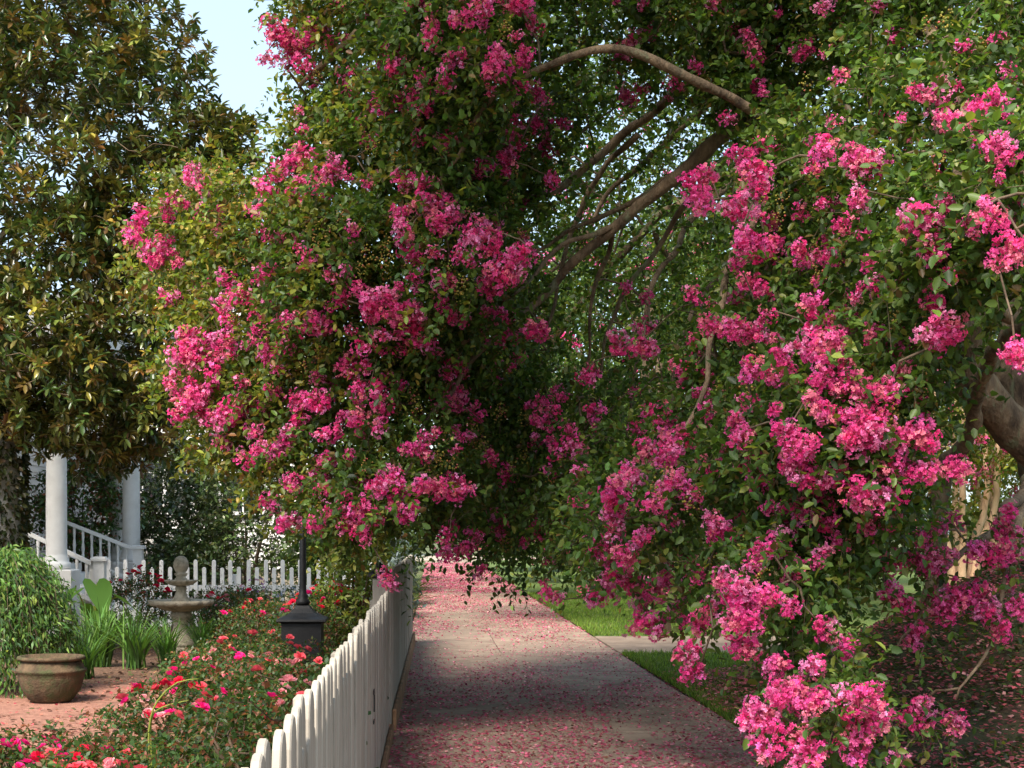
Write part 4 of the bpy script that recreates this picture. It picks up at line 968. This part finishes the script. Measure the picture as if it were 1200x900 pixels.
V, Fc, C = inst(*FINE, pos-wb, frames(dv, .6*g.standard_normal(len(pos))), .05+.045*g.random(len(pos)), pal(WEEP, len(pos), .25, g)); obj('foliage', np_mesh('foliage', V, Fc, C, M['leaf']), wr, 'stuff')
V, Fc = tube_np(ps, 4); obj('branches', np_mesh('branches', V-wb, Fc, None, M['twig'], True), wr, 'stuff')
MB().tube([(0, 0, -.02), (.03, .02, .5), (0, 0, .98)], [.045, .038, .03], 8).build('trunk', M['bark'], wr, True)

def blade_mesh(n, ln, wd, spread, plt, seed, droop=.5, up=1.0):
    g = np.random.default_rng(seed); seg = 5; t = np.linspace(0, 1, seg+1); Vs, Fs, Cs = [], [], []
    for i in range(n):
        a = g.uniform(0, 6.28); l = ln*g.uniform(.6, 1.1); k = spread*math.sqrt(g.random()); dx = np.array([math.cos(a), math.sin(a)]); sx = np.array([-dx[1], dx[0]])
        w_ = wd*np.array([.7, 1, 1, .8, .5, .05])*g.uniform(.7, 1.1)
        cx = .05*g.standard_normal(2)[None]+dx[None]*(k*(t**1.6)*l)[:, None]; z = up*l*(t-droop*k*t**2.6)
        Lf = np.concatenate([cx-sx*w_[:, None]/2, z[:, None]+.004], 1); Rt = np.concatenate([cx+sx*w_[:, None]/2, z[:, None]], 1)
        o = i*2*(seg+1); Vs.append(np.concatenate([Lf, Rt])); Fs += [(o+q, o+seg+1+q, o+seg+2+q, o+q+1) for q in range(seg)]
        Cs.append(np.repeat(pal(plt, 1, .2, g), 2*(seg+1), 0))
    return np_mesh('blades', np.concatenate(Vs), np.array(Fs), np.concatenate(Cs), M['grass'])
IRIS = [((0.07, 0.16, 0.03), 3), ((0.11, 0.22, 0.04), 3), ((0.045, 0.09, 0.025), 2)]
iris_me = [blade_mesh(110, .78, .024, .8, IRIS, s, .35) for s in range(3)]
for i, (px, d, s, lab) in enumerate(((158, 17.6, 1.0, 'clump of arching strap leaves left of the fountain pedestal'), (196, 18.2, .8, 'short strap-leaved clump at the foot of the stone fountain'), (118, 18.0, 1.15, 'taller strap-leaved clump between pot and porch steps'), (98, 16.4, .9, 'strap-leaved clump just behind the clay pot'), (238, 20.2, .75, 'strap-leaved clump on the right side of the stone fountain'))):
    r_ = empty('daylily', (( px-VX)*d/F, d, -.01), lab, 'plant', 'strap-leaved clumps in the bed'); r_.scale = (s, s, s); obj('blades', iris_me[i % 3], r_, 'stuff')
ee = empty('elephant_ear', (-4.22, 19.3, 0), 'bright green elephant-ear plant with broad leaves near the porch steps', 'plant')
def big_leaf(ln, wd):
    """heart-shaped blade from the stalk joint (origin) to its tip at +y, folded along the midrib"""
    half = [(0, -.02), (.16, -.20), (.36, -.24), (.50, -.08), (.50, .16), (.40, .42), (.24, .70), (.10, .90), (0, 1.0)]
    vs = []; fs = []
    for k, (x, y_) in enumerate(half):
        for s in (-1, 0, 1):
            ym = (-.02+1.02*k/8) if s == 0 else y_
            vs.append((s*x*wd, ym*ln, (-.22*max(ym, 0)**2)*ln+(abs(x)*.16*wd if s else 0)+.02*ln*math.sin(k*2.1)*abs(s)))
    for k in range(8):
        for c in (0, 1): fs.append((k*3+c, k*3+c+1, k*3+c+4, k*3+c+3))
    return np.array(vs), np.array(fs)
for k, (x, y_, z, az, tilt, s) in enumerate(((.06, -.20, .90, -2.5, .85, .46), (-.24, -.12, .80, 2.3, .6, .44), (.30, -.05, .74, -1.3, .5, .42), (-.05, .15, .62, .4, .4, .40), (.16, -.26, .52, -2.9, .9, .36))):
    v, f = big_leaf(s, s*.8); c = np.repeat(pal([((0.085, 0.19, 0.03), 1)], 1, .15), len(v), 0)
    o = obj('leaf', np_mesh('leaf', v, f, c, M['leaf'], True), ee); o.location = (x, y_, z); o.rotation_euler = (-tilt, 0, az)
    q_, r_ = spline([(x*.1, y_*.1, 0), (x*.35, y_*.35, z*.6), (x*.75, y_*.75, z*.98), (x, y_, z)], [.014, .012, .009, .006], .08); MB().tube(q_, r_, 6).build('stalk', M['leaf'], ee, True)
WHF = [((0.62, 0.60, 0.62), 3), ((0.42, 0.45, 0.62), 2)]
fm = lambda cx, d, lab, plt, seed, h=.6: (shrub('bedding_plant', lab, (cx, d), (.35, .3), .05, h, 26, .04, MIDG, nsh=5, nlv=7, sl=.14, seed=seed, cat='plant', stems=3), )
for i, (px, d, lab, plt, h) in enumerate(((343, 23.4, 'bedding plant with pale blue-white flowers before the back fence', WHF, .72), (245, 23.6, 'bedding plant with small white flowers beside the fountain bowl', [((.6, .56, .5), 1)], .75), (300, 23.8, 'bedding plant with mauve flowers before the back fence', [((.35, .12, .40), 2), ((.55, .2, .3), 1)], .85))):
    x = (px-VX)*d/F; root = shrub('bedding_plant', lab, (x, d), (.35, .3), .05, h, 26, .04, MIDG, nsh=5, nlv=7, sl=.14, seed=70+i, cat='plant', stems=3)[0]
    n = 46; dv = unit(n); dv[:, 2] = np.abs(dv[:, 2]); pos = np.array([0, 0, h*.55])+dv*np.array([.34, .3, h*.48]); tv, tf = floret_tpl(rng)
    fy = frames(dv+.3*unit(n)); R = np.stack([fy[:, :, 0], fy[:, :, 2], fy[:, :, 1]], 2)
    V, Fc, C = inst(tv, tf, pos, R, .028+.012*rng.random(n), pal(plt, n, .15)); obj('flowers', np_mesh('flowers', V, Fc, C, M['petal']), root, 'stuff')
# long pale shoot arching over the roses
sh_ = empty('rose_shoot', (-1.55, 8.55, 0.0), 'long pale yellow-green shoot arching above the rose bushes', 'shoot')
q, r_ = spline([(0, 0, .1), (-.02, 0, .45), (.03, .0, .62), (.14, 0, .72), (.26, 0, .74)], [.006, .006, .005, .004, .003], .05); MB().tube(q, r_, 6).build('stem', M['grass'], sh_, True)
q, r_ = spline([(0, 0, .2), (-.01, .01, .5), (.05, .0, .58), (.2, 0, .62)], [.005, .005, .004, .003], .05); MB().tube(q, r_, 6).build('stem', M['grass'], sh_, True)
for me in {c.data for c in sh_.children}|{c.data for c in ee.children if c.name.startswith('stalk')}:
    ca = me.color_attributes.new('Col', 'FLOAT_COLOR', 'POINT'); ca.data.foreach_set('color', [.30, .34, .06, 1]*len(me.vertices))

# plants along the left edge past the plank fence
lir = [blade_mesh(90, .62, .014, .9, [((0.06, 0.11, 0.025), 3), ((0.10, 0.15, 0.035), 2), ((0.17, 0.17, 0.06), 1)], s+9, .45) for s in range(3)]
for i in range(9):
    d = 21.9+i*1.25; s = rnd.uniform(1.2, 1.7); r_ = empty('liriope_clump', (-.58+rnd.uniform(-.08, .08), d, -.01), 'grassy clump arching over the path edge past the plank fence', 'plant', 'grassy clumps along the path'); r_.scale = (s*.8, s*.8, s); r_.rotation_euler.z = i; obj('blades', lir[i % 3], r_, 'stuff')
shrub('yellow_shrub', 'yellow-green leafy shrub rising behind the plank fence', (-.85, 17.5), (.42, .42), .2, 1.62, 60, .085, [((0.16, 0.20, 0.04), 3), ((0.10, 0.15, 0.03), 2), ((0.25, 0.24, 0.06), 1)], seed=80, sl=.2, tpl=LONG)
shrub('silver_shrub', 'blue-grey leaved shrub behind the far end of the plank fence', (-.60, 21.0), (.32, .35), .2, 1.62, 50, .075, [((0.14, 0.18, 0.18), 3), ((0.20, 0.25, 0.24), 2)], seed=81, sl=.2, tpl=LONG)
for i, (x, d, r, h) in enumerate(((-1.6, 28, .9, 2.1), (-1.5, 33, 1.0, 2.6), (-1.7, 41, 1.3, 3.2), (-1.9, 52, 1.6, 3.6), (-2.2, 66, 1.8, 4.0))):
    shrub('hedge_shrub', ['dark green shrub right behind the back picket fence corner', 'dark green shrub along the left side of the path beyond the house corner', 'large shrub on the left of the path past the house', 'big distant shrub on the left of the path', 'farthest big shrub on the left of the path before the road'][i], (x, d), (r, r), .05, h, 110, .13+.02*i, MIDG, seed=83+i, sl=.35, tpl=LEAFQ)

# ------------------------------------------------------------------ trees further along
PALE_C = GREENS_C
for i, (x, d, h) in enumerate(((10.2, 29.5, 2.3), (11.9, 31.5, 2.5), (9.0, 34.5, 2.6))):
    bg_tree('crape_myrtle_tree', ['young crape myrtle with pale tan stems in the sun behind the earth bank', 'pale-stemmed crape myrtle standing beside another beyond the bank', 'pale-stemmed crape myrtle in the rear beyond the walkway'][i], (x, d), h, 4.4, (2.0, 2.0, 1.9), 130, .12, GREENS_L, 'crape myrtles beyond the bank', 'pale_bark', .075, stems=5, pan=70, seed=120+i)
for i, (x, d) in enumerate(((5.4, 27.5), (5.6, 37.0), (5.8, 48.0), (5.8, 62.0))):
    bg_tree('crape_myrtle_tree', ['crape myrtle on the right of the path just beyond the crossing walkway', 'second crape myrtle on the right of the path beyond the walkway', 'third crape myrtle along the right side of the path', 'last crape myrtle along the right side of the path before the road'][i], (x, d), 2.3, 4.9, (4.5, 3.6, 4.0), 360, .12+.02*i, GREENS_C, 'crape myrtles lining the path', 'bark', .13, stems=4, pan=100, seed=130+i, lean=(-1.0, 0), sl=.5)
BT = [(14, 22, 10, 'broad tree to the right of the earth bank'), (17, 36, 12, 'tall green tree behind the pale-stemmed crape myrtles'), (10, 44, 12, 'tall green tree behind the crape myrtle row'), (24, 48, 13, 'broad shade tree far to the right'), (13, 60, 13, 'tall far tree right of the path'), (21, 72, 14, 'tall distant tree near the road on the right'),
      (-8, 62, 8.5, 'green tree behind the white house'), (-3.5, 112, 9, 'tree across the far road, left of the path'), (4, 116, 10, 'tree straight across the far road at the end of the path'), (12, 114, 11, 'tree across the far road, right of the path'), (-14, 74, 9.5, 'green tree left behind the house')]
for i, (x, d, h, lab) in enumerate(BT):
    bg_tree('shade_tree', lab+', leafy and green', (x, d), h*.3, h*.58, (h*.36, h*.34, h*.42), 165, .20+.002*d, SUNG if i in (2, 4, 7, 8, 9) else MIDG, 'background trees', 'bark', .22, nsh=8, nlv=7, seed=150+i, sl=.7)

for i, (x, d, r, h) in enumerate(((13.2, 37, 1.6, 2.4), (15.6, 40, 1.8, 2.8), (10.6, 41, 1.6, 2.3), (18.5, 43, 2.0, 3.0), (8.2, 46, 1.6, 2.4))):
    shrub('garden_shrub', ['sunlit rounded shrub behind the pale crape myrtle stems', 'larger sunlit shrub beyond the pale stems', 'light green shrub between the far trunks on the right', 'big bushy shrub at the rear of the right-hand garden', 'light green shrub behind the crape myrtle row'][i], (x, d), (r, r), .05, h, 110, .19, SUNG, seed=183+i, sl=.35, tpl=LEAFQ)

# ------------------------------------------------------------------ grass, fallen petals
GR = [((0.12, 0.20, 0.022), 4), ((0.17, 0.26, 0.03), 3), ((0.06, 0.11, 0.02), 2), ((0.20, 0.20, 0.07), .7)]
n = 80000; gx = XR+.0+rng.random(n)**1.3*4.2; gy = 12.2+rng.random(n)**1.25*27
mo = 1.38*np.exp(-((gx-5.7)/1.75)**2-((gy-13.6)/3.6)**2)
ok = ~((gy > 19.75) & (gy < 23.2)) & (mo < .26+.12*rng.random(n)) ; gx, gy, mo = gx[ok], gy[ok], mo[ok]; n = len(gx)
dv = np.stack([.45*rng.standard_normal(n), .45*rng.standard_normal(n), np.ones(n)], 1)
tv = np.array([(-.5, 0, 0), (.5, 0, 0), (.28, .6, .06), (0, 1, .2)]); tf = np.array([(0, 1, 2, 3)])
S = np.stack([.008+.006*rng.random(n), .045+.05*rng.random(n), .05+0*gx], 1)
V, Fc, C = inst(tv, tf, np.stack([gx, gy, np.maximum(mo-.07, 0)+.0], 1), frames(dv, 3*rng.random(n)), S, pal(GR, n, .2))
go = obj('grass', np_mesh('grass', V, Fc, C, M['grass']), None, 'stuff'); tag(go, 'bright green lawn grass on both sides of the crossing walkway', 'grass')

def petals(name, label, x, y_, z, size, plt, jz=.006):
    n = len(x); dv = np.stack([rng.standard_normal(n), rng.standard_normal(n), .22*rng.standard_normal(n)], 1)
    tv = np.array([(-.45, 0, 0), (.45, .1, .06), (.38, .85, .18), (-.3, 1, .02)]); tf = np.array([(0, 1, 2, 3)])
    V, Fc, C = inst(tv, tf, np.stack([x, y_, z+jz*rng.random(n)], 1), frames(dv, .25*rng.standard_normal(n)), size*(.6+.8*rng.random(n)), pal(plt, n, .22))
    o = obj(name, np_mesh(name, V, Fc, C, M['petal']), None, 'stuff'); return tag(o, label, 'petals')
FP = [((0.52, 0.085, 0.17), 4), ((0.62, 0.17, 0.25), 3), ((0.36, 0.07, 0.10), 3), ((0.66, 0.32, 0.32), 2), ((0.22, 0.09, 0.06), 2)]
def drift(n, x0, x1, y0, y1, pw=1.0, thr=-.25, sc=.9):
    X = x0+(x1-x0)*rng.random(n); Y = y0+(y1-y0)*rng.random(n)**pw
    k = np.array([mnoise.noise(Vector((a*sc, b*sc*.55, 5)))+.5*mnoise.noise(Vector((a*sc*3, b*sc*2, 9))) for a, b in zip(X, Y)])
    ok = k+.35*rng.standard_normal(n) > thr; return X[ok], Y[ok]
n = 120000; Y = 8.5+72*rng.random(n)**1.7; X = XL+(XR-XL)*rng.random(n)
dens = np.interp(Y, [8, 13.5, 16.5, 19, 22.5, 27, 45, 80], [1.5, 1.35, .8, .3, .25, .55, .6, .55])
k = np.array([mnoise.noise(Vector((a*.9, b*.5, 5)))+.6*mnoise.noise(Vector((a*2.9, b*1.9, 9))) for a, b in zip(X, Y)])
edge = np.exp(-((X-XL)/.28)**2)*.35
ok = rng.random(n) < np.clip(dens*(1+1.3*k)+edge*dens, 0.03, 1)*.62; X, Y = X[ok], Y[ok]
petals('fallen_petals', 'pink petals fallen thickly on the concrete path', X, Y, np.full(len(X), .006), np.where(Y > 40, .042, np.where(Y > 22, .027, .021)), FP)
xa, ya = drift(34000, 2.5, 8.0, 6, 17, 1, -.6); za = np.array([gz(a, b) for a, b in zip(xa, ya)])-.03
petals('fallen_petals', 'dull pink petals scattered over the dark earth bank', xa, ya, za, .030, [((0.62, 0.13, 0.15), 3), ((0.42, 0.10, 0.12), 3), ((0.28, 0.10, 0.08), 2), ((0.6, 0.26, 0.24), 1.5)], .03)
xa, ya = drift(3200, -5.4, -1.8, 10, 16, 1, -.1)
petals('fallen_petals', 'red and pink petals scattered over the gravel patch', xa, ya, np.full(len(xa), .045), .024, [((.55, .10, .12), 2), ((.5, .2, .14), 3), ((.3, .12, .08), 3)])
# leaf litter and ground cover
xa, ya = drift(9000, -6, XL-.1, 8, 24, 1, -.1)
lt = petals('leaf_litter', 'brown fallen leaves covering the mulch of the flower bed', xa, ya, np.full(len(xa), .02), .045, [((.16, .085, .05), 3), ((.24, .13, .075), 2), ((.09, .05, .03), 3), ((.10, .12, .04), 1)], .02); lt['category'] = 'leaves'
n = 40000; X = 2.6+5.4*rng.random(n); Y = 6+10.5*rng.random(n); k = np.array([mnoise.noise(Vector((a*.9, b*.9, 2))) for a, b in zip(X, Y)]); ok = k > -.25; X, Y = X[ok], Y[ok]
Zb = np.array([gz(a, b) for a, b in zip(X, Y)])-.04; dv = unit(len(X)); dv[:, 2] = .5*np.abs(dv[:, 2])
V, Fc, C = inst(*LEAFQ, np.stack([X, Y, Zb], 1), frames(dv, .5*rng.standard_normal(len(X))), .028+.03*rng.random(len(X)), pal(MIDG+[((.10, .07, .03), 2)], len(X), .25))
gc = obj('ground_cover', np_mesh('ground_cover', V, Fc, C, M['leaf']), None, 'stuff'); tag(gc, 'dark low ground cover creeping over the earth bank', 'ground cover')
